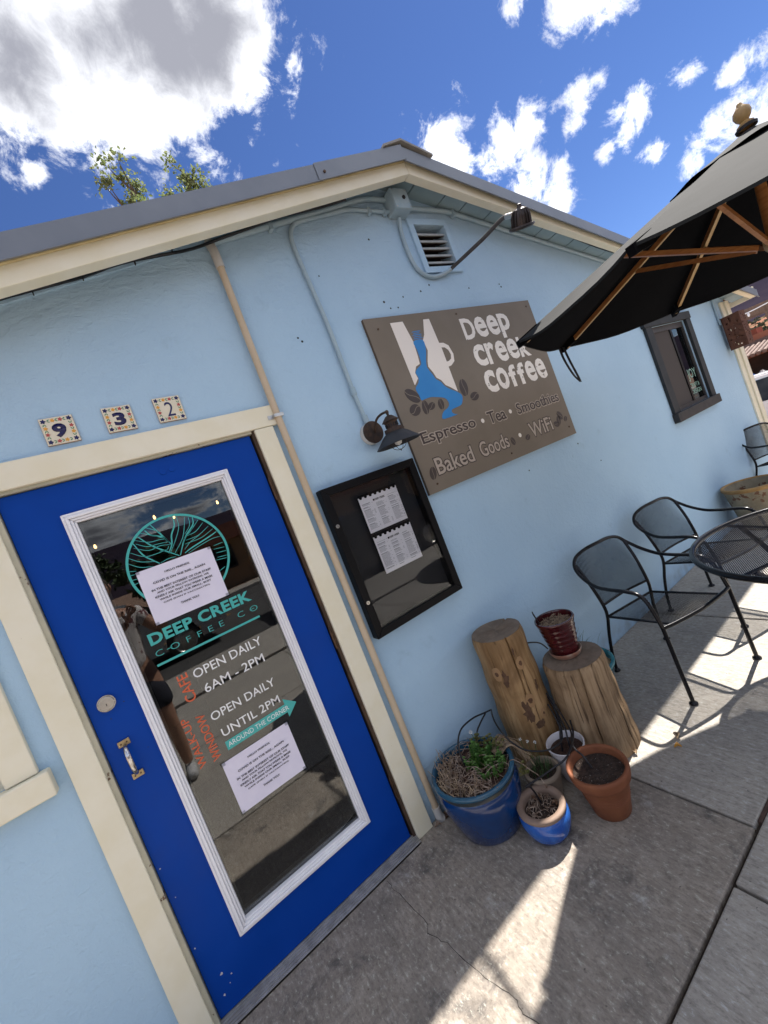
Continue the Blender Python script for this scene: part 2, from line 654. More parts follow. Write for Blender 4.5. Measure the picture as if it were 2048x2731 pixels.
MAT['ridge'] = nmat('ridge_metal', (0.28, 0.27, 0.25), (0.20, 0.19, 0.175), 5, rough=.6, bump=.2)
MAT['doorblue'] = nmat('door_blue_gloss', (0.0004, 0.045, 0.300), (0.0005, 0.050, 0.330), 3, rough=.45, spec=.14, rvar=.12, bump=.05, bscale=25,
                       spots=((0.30, 0.34, 0.44), 30, .775))
MAT['white'] = nmat('white_vinyl', (0.82, 0.82, 0.86), (0.86, 0.86, 0.89), 6, rough=.42)
MAT['steel'] = nmat('brushed_steel', (0.58, 0.56, 0.52), (0.45, 0.43, 0.40), 20, rough=.32, metal=1)
MAT['brass'] = nmat('dull_brass', (0.42, 0.33, 0.19), (0.33, 0.25, 0.15), 40, rough=.4, metal=.9)
MAT['chrome'] = nmat('chrome_worn', (0.62, 0.62, 0.62), (0.38, 0.35, 0.31), 30, rough=.2, metal=1)
MAT['hinge'] = nmat('hinge_brown', (0.05, 0.028, 0.018), (0.10, 0.055, 0.03), 25, rough=.45, metal=.6)
MAT['rotwood'] = nmat('bare_wood_gap', (0.045, 0.025, 0.015), (0.09, 0.05, 0.028), 12, rough=.8)
MAT['glass'] = glassmat('door_glass', (.62, .62, .60), 1.7)
MAT['glass2'] = glassmat('case_glass', (.97, .97, .97), 1.32)
MAT['glassg'] = glassmat('window_glass', (.22, .30, .26), 1.5)
MAT['teal'] = nmat('teal_vinyl', (0.055, 0.42, 0.39), rough=.45)
MAT['whitev'] = nmat('white_vinyl_letters', (0.82, 0.82, 0.82), rough=.45)
MAT['orangev'] = nmat('orange_vinyl', (0.62, 0.105, 0.035), rough=.45)
MAT['paper'] = nmat('paper', (0.72, 0.69, 0.82), (0.76, 0.73, 0.85), 8, rough=.8)
MAT['ink'] = nmat('black_ink', (0.012, 0.012, 0.014), rough=.6)
MAT['inkgrey'] = nmat('grey_print', (0.22, 0.22, 0.235), rough=.7)
MAT['tape'] = glassmat('clear_tape', (.82, .83, .84), 1.25)
MAT['black'] = nmat('black_frame_paint', (0.005, 0.005, 0.006), rough=.4, spec=.14)
MAT['blackmetal'] = nmat('black_powder_coat', (0.006, 0.006, 0.008), (0.010, 0.010, 0.012), 20, rough=.24, spec=.3)
MAT['blackplastic'] = nmat('black_plastic', (0.010, 0.010, 0.013), rough=.4)
MAT['caseback'] = nmat('case_back_black', (0.006, 0.006, 0.008), rough=.7)
MAT['signboard'] = nmat('sign_taupe', (0.185, 0.155, 0.120), (0.205, 0.173, 0.136), 3, rough=.6, bump=.04, bscale=80, spec=.25)
MAT['signedge'] = nmat('sign_edge', (0.10, 0.065, 0.04), rough=.7)
MAT['signwhite'] = nmat('sign_cream_white', (0.80, 0.74, 0.67), rough=.55)
MAT['signworn'] = nmat('sign_white_worn', (0.82, 0.77, 0.70), rough=.55, spots=((0.19, 0.16, 0.125), 46, .645))
MAT['signbrown'] = nmat('sign_brown', (0.052, 0.038, 0.034), rough=.5)
MAT['signtan'] = nmat('sign_outline_tan', (0.42, 0.36, 0.30), rough=.55)
MAT['signblue'] = nmat('sign_blue', (0.018, 0.205, 0.53), (0.022, 0.225, 0.56), 5, rough=.5)
MAT['bronze'] = nmat('aged_bronze', (0.038, 0.028, 0.024), (0.075, 0.045, 0.03), 28, rough=.55, metal=.5, bump=.1)
MAT['lampshade'] = nmat('lamp_shade_slate', (0.030, 0.034, 0.042), (0.045, 0.045, 0.05), 14, rough=.5, metal=.4)
MAT['flood'] = nmat('flood_brown_cast', (0.050, 0.040, 0.038), (0.07, 0.058, 0.054), 18, rough=.4, metal=.6)
MAT['pvc'] = nmat('pvc_tan', (0.50, 0.395, 0.265), (0.56, 0.45, 0.32), 4, rough=.5)
MAT['pvcw'] = nmat('pvc_white', (0.52, 0.50, 0.46), (0.60, 0.58, 0.54), 6, rough=.5)
MAT['tile'] = nmat('tile_glaze', (0.72, 0.655, 0.50), (0.76, 0.70, 0.56), 20, rough=.25, spec=.3)
MAT['tileside'] = nmat('tile_clay', (0.40, 0.20, 0.11), rough=.8)
MAT['tnavy'] = nmat('tile_navy', (0.008, 0.008, 0.075), rough=.25)
MAT['tred'] = nmat('tile_red', (0.42, 0.075, 0.06), rough=.25)
MAT['tyel'] = nmat('tile_yellow', (0.70, 0.34, 0.05), rough=.25)
MAT['tgrn'] = nmat('tile_green', (0.10, 0.26, 0.13), rough=.25)
MAT['fabric'] = nmat('umbrella_charcoal_shaded', (0.0030, 0.0031, 0.0040), (0.0038, 0.0039, 0.0048), 40, rough=.9, spec=.05)  # same cloth as the outer side, underside shade put into the colour
MAT['fabric_out'] = nmat('umbrella_charcoal_lit', (0.0125, 0.0138, 0.0142), (0.0175, 0.0188, 0.0192), 9, rough=.9, bump=.2, bscale=300, bdist=.001, spec=.2)  # same cloth, lighter colour for the sunlit top
MAT['ribwood'] = nmat('umbrella_wood', (0.23, 0.085, 0.022), (0.32, 0.13, 0.04), 20, rough=.4, stretch=(1, 1, 6))
MAT['ribpale'] = nmat('umbrella_wood_pale', (0.42, 0.26, 0.10), rough=.5)
MAT['finial'] = nmat('finial_wood', (0.36, 0.22, 0.08), (0.42, 0.28, 0.12), 20, rough=.4)
MAT['log1'] = woodmat('log_honey', (0.24, 0.135, 0.056), (0.47, 0.305, 0.150), (0.050, 0.022, 0.010))
MAT['log2'] = woodmat('log_grey_brown', (0.20, 0.125, 0.066), (0.42, 0.295, 0.175), (0.050, 0.026, 0.014))
MAT['logend'] = nmat('log_end_grain', (0.155, 0.115, 0.082), (0.22, 0.165, 0.12), 14, rough=.85, bump=.5, bscale=70, bdist=.003)
MAT['knot'] = nmat('knot_dark', (0.062, 0.026, 0.012), (0.12, 0.055, 0.025), 60, rough=.7)
MAT['knotring'] = nmat('knot_ring', (0.33, 0.195, 0.09), rough=.7)
MAT['bark'] = nmat('bark_scar', (0.085, 0.042, 0.022), (0.13, 0.07, 0.036), 40, rough=.85, bump=.5, bscale=90)
MAT['potblue'] = nmat('glaze_deep_blue', (0.0035, 0.028, 0.110), (0.005, 0.045, 0.165), 5, rough=.16, coat=.4,
                      spots=((0.012, 0.085, 0.24), 9, .66))
MAT['potrim'] = nmat('glaze_teal_rim', (0.012, 0.062, 0.115), (0.022, 0.10, 0.165), 9, rough=.22, coat=.3)
MAT['potband'] = nmat('glaze_olive_band', (0.055, 0.055, 0.042), (0.03, 0.04, 0.05), 12, rough=.3)
MAT['potblue2'] = nmat('glaze_royal_blue', (0.012, 0.075, 0.36), (0.030, 0.135, 0.47), 22, rough=.2, coat=.4, stretch=(1, 1, .25))
MAT['clayrim'] = nmat('bare_clay_rim', (0.225, 0.155, 0.115), (0.285, 0.20, 0.15), 10, rough=.75, bump=.15, bscale=60)
MAT['clay'] = nmat('terracotta', (0.185, 0.058, 0.022), (0.25, 0.088, 0.036), 6, rough=.75, bump=.2, bscale=50,
                   spots=((0.30, 0.17, 0.10), 7, .70))
MAT['potwhite'] = nmat('white_glaze', (0.66, 0.64, 0.66), (0.70, 0.68, 0.70), 5, rough=.3)
MAT['potred'] = nmat('oxblood_glaze', (0.042, 0.004, 0.006), (0.070, 0.006, 0.009), 7, rough=.14, coat=.4)
MAT['pottan'] = nmat('tan_clay', (0.24, 0.185, 0.135), (0.31, 0.245, 0.18), 9, rough=.7, bump=.15)
MAT['potteal'] = nmat('teal_glaze', (0.010, 0.062, 0.090), (0.020, 0.12, 0.155), 7, rough=.22, coat=.3)
MAT['soil'] = nmat('potting_soil', (0.022, 0.013, 0.009), (0.055, 0.034, 0.024), 70, rough=.95, bump=1, bscale=160, bdist=.006,
                   spots=((0.42, 0.39, 0.36), 130, .655))
MAT['chips'] = nmat('bark_chips', (0.030, 0.014, 0.009), (0.075, 0.036, 0.022), 120, rough=.9, bump=1, bscale=130, bdist=.008)
MAT['straw'] = nmat('dry_straw', (0.46, 0.35, 0.23), (0.28, 0.19, 0.12), 30, rough=.8)
MAT['straw2'] = nmat('dry_stem_grey', (0.42, 0.33, 0.26), (0.16, 0.095, 0.06), 45, rough=.8)
MAT['leafg'] = nmat('leaf_bright', (0.055, 0.15, 0.018), (0.095, 0.20, 0.030), 30, rough=.5)
MAT['leafo'] = nmat('leaf_olive', (0.11, 0.14, 0.03), (0.16, 0.13, 0.035), 30, rough=.55)
MAT['grass'] = nmat('grass_blade', (0.035, 0.085, 0.025), (0.06, 0.11, 0.035), 20, rough=.5)
MAT['flower'] = nmat('white_petals', (0.72, 0.72, 0.68), rough=.6)
MAT['saucer'] = nmat('pale_clay_saucer', (0.30, 0.135, 0.085), (0.40, 0.29, 0.22), 14, rough=.7)
MAT['planter'] = nmat('weathered_planter', (0.30, 0.255, 0.175), (0.21, 0.175, 0.115), 9, rough=.8, bump=.6, bscale=40, bdist=.006,
                      spots=((0.14, 0.065, 0.035), 14, .60))
MAT['planterrim'] = nmat('planter_ochre_rim', (0.36, 0.21, 0.07), (0.26, 0.145, 0.05), 12, rough=.7)
MAT['winframe'] = nmat('window_charcoal', (0.026, 0.031, 0.035), (0.034, 0.039, 0.043), 10, rough=.6, bump=.08, spec=.25)
MAT['winsill'] = nmat('window_sill_worn', (0.030, 0.033, 0.036), (0.046, 0.044, 0.045), 12, rough=.6, spec=.25)
MAT['screen'] = nmat('insect_screen', (0.055, 0.046, 0.042), rough=.8)
MAT['greenvinyl'] = nmat('pale_green_vinyl', (0.24, 0.40, 0.33), rough=.5)
MAT['rust'] = nmat('rusted_iron', (0.075, 0.026, 0.014), (0.115, 0.042, 0.020), 20, rough=.8, bump=.3)
MAT['asphalt'] = nmat('asphalt', (0.050, 0.049, 0.048), (0.062, 0.060, 0.058), 8, rough=.9, bump=.4, bscale=300)
MAT['dirt'] = nmat('red_earth', (0.20, 0.115, 0.075), (0.26, 0.165, 0.11), 2, rough=.95, bump=.3)
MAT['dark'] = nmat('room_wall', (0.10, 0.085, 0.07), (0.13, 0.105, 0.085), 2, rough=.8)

# ================================================================== the setting
def smooth01(a, b, x):
    t = max(0, min(1, (x - a) / (b - a)))
    return t * t * (3 - 2 * t)


def ground_z(x, y):
    d = smooth01(7.4, 11.5, x) * .45 + smooth01(11.5, 21, x) * .5
    return -.07 - d * smooth01(-5.0, -2.0, y)


gm = MB()
xs = [-900, -300, -100, -50, -25, -12, -6, 0, 4, 6.5, 7.4, 8, 8.7, 9.4, 10.1, 10.8, 11.5, 13, 15, 17, 19, 21, 25, 32, 50, 100, 300, 900]
ys = [-900, -300, -100, -50, -30, -18, -10, -6, -5, -4.5, -4, -3.5, -3, -2.5, -2, -1, 0, 2, 5, 9, 14, 22, 35, 60, 120, 300, 900]
for x in xs:
    for y in ys:
        gm.v.append((x, y, ground_z(x, y)))
ny = len(ys)
for i in range(len(xs) - 1):
    for j in range(ny - 1):
        gm.f.append((i * ny + j, (i + 1) * ny + j, (i + 1) * ny + j + 1, i * ny + j + 1))
g = gm.build('ground', MAT['dirt'], smooth=60)
tag(g, 'bare reddish earth stretching away round the house', 'ground', kind='structure')

# patio of poured slabs with open joints
pb = MB().box(-2.62, 7.3, -4.2, 0.06, -.066, -.022)
patio = pb.build('patio', nmat('joint_dirt', (0.035, 0.026, 0.02), (0.06, 0.045, 0.035), 30, rough=.95, bump=.5))
tag(patio, 'grey concrete patio in front of the blue wall', 'patio', kind='structure')


def slab(x0, x1, y0, y1, mat, top=0.0):
    s = MB().box(x0, x1, y0, y1, -.03, top)
    return s.build('slab', mat, patio, bevel=.006)


slab(-2.6, 1.718, -1.050, -.001, MAT['conc_old'])
slab(1.728, 3.222, -1.046, -.001, MAT['conc_new'])
slab(3.236, 4.74, -1.046, -.001, MAT['conc_new'])
slab(4.754, 6.0, -1.046, -.001, MAT['conc_new'])
slab(6.014, 7.28, -1.046, -.001, MAT['conc_new'])
fx = [-2.6, 0.02, 1.478, 3.0, 4.5, 6.0, 7.28]
for i in range(6):
    slab(fx[i] + .006, fx[i + 1] - .006, -2.56, -1.062, MAT['conc_new'])
    slab(fx[i] + .006, fx[i + 1] - .006, -4.18, -2.575, MAT['conc_new'])
MB().box(1.755, 7.2, -1.0605, -1.0475, -.022, -.004).build('expansion_strip', nmat('joint_board', (0.06, 0.035, 0.025), (0.10, 0.06, 0.045), 40, rough=.9), patio)
# the wandering crack in the old slab, a thin sunken line
ck = [(0.700, -.06), (0.700, -.123), (.708, -.237), (.717, -.338), (.697, -.368), (.724, -.446), (.739, -.567), (.748, -.636), (.776, -.726), (.764, -.767), (.80, -.90), (.79, -1.04)]
cm = MB()
rk = random.Random(3)
cp = [Vector((x, y, .0006)) for x, y in ck]
fine = []
for a, b in zip(cp[:-1], cp[1:]):
    for k in range(4):
        q = a.lerp(b, k / 4)
        fine.append(q + Vector((rk.uniform(-.004, .004), rk.uniform(-.003, .003), 0)))
for a, b in zip(fine[:-1], fine[1:]):
    wd = rk.uniform(.0006, .0014)
    cm.add([a + Vector((-wd, 0, 0)), a + Vector((wd, 0, 0)), b + Vector((wd, 0, 0)), b + Vector((-wd, 0, 0))], [(0, 1, 2, 3)])
cm.build('crack', nmat('crack_dark', (0.03, 0.025, 0.022), rough=.95), patio)

# ================================================================== the house
house = empty('house', (0, 0, 0))
tag(house, 'light blue stucco cafe with cream trim, blue door and grey metal gable roof', 'building')
XL, XR = -2.48, 6.73
PKX, PKZ = 2.1327, 3.270                     # where the two soffits meet
wl = lambda x: 2.675 + .279 * x              # soffit line, left slope
wr = lambda x: 3.752 - .226 * x              # right slope
DO = (-.026, .905, -.05, 2.046)             # door opening
WR_ = (4.77, 5.525, 1.268, 2.10)            # right window opening
WL_ = (-1.05, -.2587, 1.135, 2.0)           # left window opening
VO = (2.325, 2.58, 2.765, 3.035)            # vent opening


def rect(a):
    return [(a[0], a[2]), (a[1], a[2]), (a[1], a[3]), (a[0], a[3])]


outer = [(XL, -.06), (DO[0], -.06), (DO[0], DO[3]), (DO[1], DO[3]), (DO[1], -.06), (XR, -.06), (XR, wr(XR)), (PKX, PKZ), (XL, wl(XL))]
wm = MB().prism(outer, 0.0, .13, [rect(WR_), rect(WL_), rect(VO)])
wm.build('wall', MAT['stucco'], house)
# blue frieze strip below the left soffit
s = MB()
s.hexa([(XL, -.010, wl(XL) - .045), (PKX - .02, -.010, wl(PKX) - .045), (PKX - .02, 0, wl(PKX) - .045), (XL, 0, wl(XL) - .045),
        (XL, -.010, wl(XL) - .002), (PKX - .02, -.010, wl(PKX) - .006), (PKX - .02, 0, wl(PKX) - .006), (XL, 0, wl(XL) - .002)])
s.build('frieze_board', MAT['stucco'], house)
MB().box(XR - .13, XR, .131, 8.0, -.06, wr(XR)).build('side_wall', MAT['stucco'], house)
MB().box(XL, XL + .13, .131, 8.0, -.06, wl(XL)).build('side_wall', MAT['stucco'], house)
MB().prism([(XL, -.06), (XR, -.06), (XR, wr(XR)), (PKX, PKZ), (XL, wl(XL))], 8.0, 8.13).build('back_wall', MAT['stucco'], house)
# the dim room behind the glass
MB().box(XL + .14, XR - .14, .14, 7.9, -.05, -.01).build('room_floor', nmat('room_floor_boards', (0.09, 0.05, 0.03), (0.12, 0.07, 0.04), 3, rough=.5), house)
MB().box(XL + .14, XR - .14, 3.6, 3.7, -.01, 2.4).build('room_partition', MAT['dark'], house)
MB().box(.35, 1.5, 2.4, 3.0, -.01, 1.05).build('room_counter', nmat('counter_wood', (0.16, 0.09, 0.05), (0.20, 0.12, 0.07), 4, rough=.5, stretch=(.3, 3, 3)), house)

# ---- roof
RY0, RY1 = -.222, 8.3
roof = empty('roof')
roof.parent = house
XE_L, XE_R = -2.85, 7.02
mtl = lambda x: 2.714 + .273 * x
mtr = lambda x: 3.833 - .234 * x
APX = (3.833 - 2.714) / (.273 + .234)
n_pan = 16
for side in (0, 1):
    for k in range(n_pan):
        y0 = RY0 + .004 + (RY1 - RY0) * k / n_pan
        y1 = RY0 + .004 + (RY1 - RY0) * (k + 1) / n_pan - .004
        if side == 0:
            a, b, fn = XE_L, APX - .004, mtl
        else:
            a, b, fn = APX + .004, XE_R, mtr
        MB().hexa([(a, y0, fn(a) - .012), (b, y0, fn(b) - .012), (b, y1, fn(b) - .012), (a, y1, fn(a) - .012),
                   (a, y0, fn(a) - .004), (b, y0, fn(b) - .004), (b, y1, fn(b) - .004), (a, y1, fn(a) - .004)]).build('roof_panel', MAT['roofmetal'], roof)


def drip(x0, x1, lo0, lo1, hi0, hi1, y, t=.003):
    m = MB()
    m.hexa([(x0, y, lo0), (x1, y, lo1), (x1, y + t, lo1), (x0, y + t, lo0), (x0, y, hi0), (x1, y, hi1), (x1, y + t, hi1), (x0, y + t, hi0)])
    # folded top lip and kicked-out bottom hem
    m.hexa([(x0, y, hi0), (x1, y, hi1), (x1, y + .07, hi1), (x0, y + .07, hi0), (x0, y, hi0 + .003), (x1, y, hi1 + .003), (x1, y + .07, hi1 + .003), (x0, y + .07, hi0 + .003)])
    m.hexa([(x0, y - .008, lo0 - .003), (x1, y - .008, lo1 - .003), (x1, y + .002, lo1 - .001), (x0, y + .002, lo0 - .001),
            (x0, y - .008, lo0 + .001), (x1, y - .008, lo1 + .001), (x1, y + .002, lo1 + .004), (x0, y + .002, lo0 + .004)])
    return m


lob = lambda x: 2.626 + .278 * x
rob = lambda x: 3.752 - .235 * x
drip(XE_L, 1.63, lob(XE_L), lob(1.63), mtl(XE_L), mtl(1.63), -.225).build('drip_edge', MAT['roofmetal'], roof)
drip(1.60, 2.215, lob(1.60) - .002, lob(2.215) - .002, mtl(1.60) + .003, mtl(2.215) + .003, -.2295).build('drip_edge', MAT['roofmetal'], roof)
drip(2.20, XE_R, rob(2.20), rob(XE_R), mtr(2.20), mtr(XE_R), -.225).build('drip_edge', MAT['roofmetal'], roof)
MB().disc((1.645, -.230, 3.118), .007, n=12, t=.004).build('screw', MAT['hinge'], roof)
rc = MB()
for (x0, z0, x1, z1) in ((APX - .13, mtl(APX - .13) + .02, APX + .01, mtl(APX) + .035), (APX + .01, mtl(APX) + .035, APX + .22, mtr(APX + .22) + .022)):
    rc.hexa([(x0, -.24, z0 - .012), (x1, -.24, z1 - .012), (x1, 8.3, z1 - .012), (x0, 8.3, z0 - .012), (x0, -.24, z0), (x1, -.24, z1), (x1, 8.3, z1), (x0, 8.3, z0)])
rc.build('ridge_cap', MAT['ridge'], roof)

# ---- fascia boards, soffit planks
fl_ = lambda x: 2.561 + .279 * x
fr_ = lambda x: 3.678 - .221 * x
FPX = 2.2335


def rake(fn, x0, x1, d0, d1, y0, y1):
    return MB().hexa([(x0, y0, fn(x0) + d0), (x1, y0, fn(x1) + d0), (x1, y1, fn(x1) + d0), (x0, y1, fn(x0) + d0),
                      (x0, y0, fn(x0) + d1), (x1, y0, fn(x1) + d1), (x1, y1, fn(x1) + d1), (x0, y1, fn(x0) + d1)])


f = rake(fl_, XE_L, FPX - .0015, 0, .125, -.200, -.148).build('fascia', MAT['cream'], house, bevel=.003)
f = rake(fr_, FPX + .0015, XE_R - .02, 0, .095, -.200, -.148).build('fascia', MAT['cream'], house, bevel=.003)
rake(fl_, XE_L, FPX - .002, .066, .10, -.213, -.201).build('fascia_trim', MAT['cream_dark'], house, bevel=.002)
rake(fr_, FPX + .002, XE_R - .02, .064, .085, -.211, -.201).build('fascia_trim', MAT['cream_dark'], house, bevel=.002)
# planks between fascia and wall
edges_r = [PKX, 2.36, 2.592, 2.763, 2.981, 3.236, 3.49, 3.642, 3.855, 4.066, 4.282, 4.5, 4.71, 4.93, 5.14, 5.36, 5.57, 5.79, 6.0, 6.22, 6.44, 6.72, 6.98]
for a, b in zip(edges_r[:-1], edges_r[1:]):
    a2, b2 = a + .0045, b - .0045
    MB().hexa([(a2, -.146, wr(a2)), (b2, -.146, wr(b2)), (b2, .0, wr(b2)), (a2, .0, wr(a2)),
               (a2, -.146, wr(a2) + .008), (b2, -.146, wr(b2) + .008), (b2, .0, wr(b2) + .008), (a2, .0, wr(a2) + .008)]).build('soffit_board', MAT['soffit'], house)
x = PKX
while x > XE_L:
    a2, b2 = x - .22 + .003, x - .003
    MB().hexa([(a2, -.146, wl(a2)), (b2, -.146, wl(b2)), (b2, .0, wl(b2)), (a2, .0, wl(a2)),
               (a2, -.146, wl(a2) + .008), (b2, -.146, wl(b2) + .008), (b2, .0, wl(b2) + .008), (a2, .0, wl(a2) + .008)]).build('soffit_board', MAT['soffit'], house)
    x -= .22
# backing above the planks so no daylight leaks in
MB().hexa([(PKX, -.145, PKZ + .009), (XE_R - .1, -.145, wr(XE_R - .1) + .009), (XE_R - .1, 8.2, wr(XE_R - .1) + .009), (PKX, 8.2, PKZ + .009),
           (PKX, -.145, PKZ + .014), (XE_R - .1, -.145, wr(XE_R - .1) + .014), (XE_R - .1, 8.2, wr(XE_R - .1) + .014), (PKX, 8.2, PKZ + .014)]).build('roof_deck', MAT['rotwood'], house)
MB().hexa([(XE_L, -.145, wl(XE_L) + .009), (PKX, -.145, PKZ + .009), (PKX, 8.2, PKZ + .009), (XE_L, 8.2, wl(XE_L) + .009),
           (XE_L, -.145, wl(XE_L) + .014), (PKX, -.145, PKZ + .014), (PKX, 8.2, PKZ + .014), (XE_L, 8.2, wl(XE_L) + .014)]).build('roof_deck', MAT['rotwood'], house)
# eave on the right side
MB().box(XE_R - .02, XE_R + .02, -.20, 8.2, fr_(XE_R) - .0, fr_(XE_R) + .12).build('eave_fascia', MAT['cream'], house)
MB().box(6.535, 6.735, -.018, .0, 0, wr(6.735) - .03).build('corner_trim', MAT['cream'], house, bevel=.002)
MB().box(6.64, 6.738, -.034, -.0185, 0, wr(6.738) - .03).build('corner_trim', MAT['cream'], house, bevel=.002)
MB().box(6.731, 6.75, -.034, .12, 0, wr(6.75) - .03).build('corner_trim', MAT['cream'], house, bevel=.002)

# old nail holes in the stucco
NH = nmat('hole_dark', (0.03, 0.03, 0.035), rough=.9)
for (x, z, r_) in ((2.285, 2.66, .006), (2.20, 2.625, .006), (2.05, 2.60, .005), (1.90, 2.58, .007), (1.93, 2.54, .005), (1.985, 2.54, .005), (2.62, 2.62, .005), (2.93, 2.63, .005), (2.94, 2.61, .006), (1.30, 2.44, .005), (1.315, 2.42, .006),
                   (3.15, 1.39, .006), (2.55, 1.36, .005), (3.35, 1.20, .005), (1.96, 2.95, .006), (1.55, 2.75, .004)):
    MB().disc((x, .0, z), r_, n=8, t=.0012).build('nail_hole', NH, house)
# ---- gable vent
vent = empty('vent')
vent.parent = house
fo = (2.287, 2.615, 2.728, 3.075)
MB().prism(rect(fo), -.016, .0, [rect(VO)]).build('vent_frame', MAT['stucco'], vent, bevel=.002)
SLB = nmat('louvre_brown', (0.060, 0.034, 0.026), (0.085, 0.05, 0.038), 14, rough=.8)
SLG = nmat('slat_grey', (0.34, 0.38, 0.39), (0.42, 0.45, 0.45), 14, rough=.7)
for k, z in enumerate((2.992, 2.947, 2.901, 2.854, 2.808, 2.772)):
    sl_o = MB().hexa([(VO[0], .010, z - .012), (VO[1], .010, z - .012), (VO[1], .075, z + .018), (VO[0], .075, z + .018),
                      (VO[0], .008, z - .004), (VO[1], .008, z - .004), (VO[1], .073, z + .026), (VO[0], .073, z + .026)]).build('slat', SLB, vent)
    MB().box(VO[0], VO[1], .000, .0075, z - .013, z - .001).build('slat_lip', SLG, vent)
MB().box(VO[0], VO[1], .10, .128, VO[2], VO[3]).build('backing', MAT['caseback'], vent)

# ---- door casing
CA = MAT['cream']
MB().box(-.110, 1.026, -.024, .0, 2.046, 2.140).build('door_casing', CA, house, bevel=.004)
MB().box(-.110, -.026, -.022, .0, -.02, 2.0445).build('door_casing', CA, house, bevel=.004)
MB().box(.912, 1.001, -.022, .0, -.004, 2.0445).build('door_casing', CA, house, bevel=.004)
MB().box(-.026, -.0105, -.014, .10, .0, 2.046).build('door_jamb', MAT['cream_peel'], house)
MB().box(.8985, .912, -.006, .10, .0, 2.046).build('door_jamb', MAT['rotwood'], house)
MB().box(-.0105, .8985, -.010, .10, 2.034, 2.046).build('door_jamb', MAT['cream_peel'], house)
th = MB()
for k in range(5):
    th.box(-.024, .910, -.046 + k * .011, -.046 + k * .011 + .0085, -.0, .010 + .0022 * k)
th.box(-.024, .910, -.046, .05, -.0, .007)
th.build('threshold', nmat('threshold_aluminium', (0.50, 0.49, 0.47), (0.36, 0.35, 0.33), 25, rough=.38, metal=.35), house)

# ---- the door
door = empty('door')
door.parent = house
MO = (.140, .741, .2235, 1.915)             # moulding, outside
GI = (.178, .703, .268, 1.873)              # glass in view
dm = MB().prism(rect((-.008, .8885, .022, 2.031)), .004, .046, [rect((.165, .716, .25, 1.89))])
dm.build('door_leaf', MAT['doorblue'], door, bevel=.002)
# stepped white moulding, four mitred lengths
steps = [(0, .010, -.010), (.010, .021, -.016), (.021, .030, -.010), (.030, .038, -.004)]


def mitre(i0, i1, y):
    a = (MO[0] + i0, MO[1] - i0, MO[2] + i0, MO[3] - i0)
    b = (MO[0] + i1, MO[1] - i1, MO[2] + i1, MO[3] - i1)
    oc = [(a[0], a[2]), (a[1], a[2]), (a[1], a[3]), (a[0], a[3])]
    ic = [(b[0], b[2]), (b[1], b[2]), (b[1], b[3]), (b[0], b[3])]
    return oc, ic


for k in range(4):
    m = MB()
    for i0, i1, y in steps:
        oc, ic = mitre(i0, i1, y)
        l = (k + 1) % 4
        m.prism([oc[k], oc[l], ic[l], ic[k]], y, .018)
    m.build('moulding', MAT['white'], door, bevel=.0025)
MB().box(.165, .716, .0165, .0195, .25, 1.89).build('pane', MAT['glass'], door)
m = MB().prism(rect((.165, .716, .25, 1.89)), .020, .045, [rect((.186, .695, .276, 1.865))])
m.build('inner_stop', nmat('inner_stop_grey', (0.25, 0.25, 0.24), rough=.5), door)
# lock cylinder
for (r, y0, y1, mt, nm) in ((.0285, -.008, .004, 'chrome', 'lock_rose'), (.0225, -.0125, -.0081, 'steel', 'lock_face'), (.008, -.0140, -.0126, 'steel', 'lock_plug')):
    m = MB()
    n = 40
    pts = [(.0515 + r * math.cos(2 * math.pi * k / n), 1.2385 + r * math.sin(2 * math.pi * k / n)) for k in range(n)]
    m.prism(pts, y0, y1)
    m.build(nm, MAT[mt], door, bevel=.0015 if r > .01 else 0, smooth=40)
MB().box(.0502, .0528, -.0150, -.0141, 1.2305, 1.2395).build('keyhole', MAT['ink'], door)
# pull handle
hd = empty('pull_handle')
hd.parent = door
for (x0, x1, z0, z1, cz) in ((.033, .0705, 1.0725, 1.0935, 1), (.036, .0725, .9485, .9695, -1)):
    notch = [(x0, z0), (x1, z0), (x1, z1), (x0, z1)]
    MB().prism(notch, -.003, .004).build('mount_plate', MAT['brass'], hd, bevel=.0012)
    for dx in (.009, -.009):
        c = ((x0 + x1) / 2 + dx, -.003, (z0 + z1) / 2)
        MB().disc(c, .0028, n=10, t=.0016).build('screw', MAT['hinge'], hd)
hp = spline([(.0525, -.004, 1.0735), (.0530, -.022, 1.067), (.0535, -.034, 1.048), (.0540, -.036, 1.021), (.0545, -.034, .994), (.0550, -.022, .975), (.0548, -.004, .969)], 6)
MB().tube(hp, [.0065 + .0025 * math.sin(math.pi * i / (len(hp) - 1)) for i in range(len(hp))], 12).build('grip', MAT['chrome'], hd, smooth=60)
# hinges
for z in (1.77, 1.037, .277):
    m = MB()
    for k in range(5):
        m.tube([(.8955, -.008, z - .05 + k * .02), (.8955, -.008, z - .05 + k * .02 + .0185)], .0068, 10)
    m.tube([(.8955, -.008, z + .05), (.8955, -.008, z + .06)], [.006, .002], 8)
    m.build('hinge', MAT['hinge'], door, smooth=40)
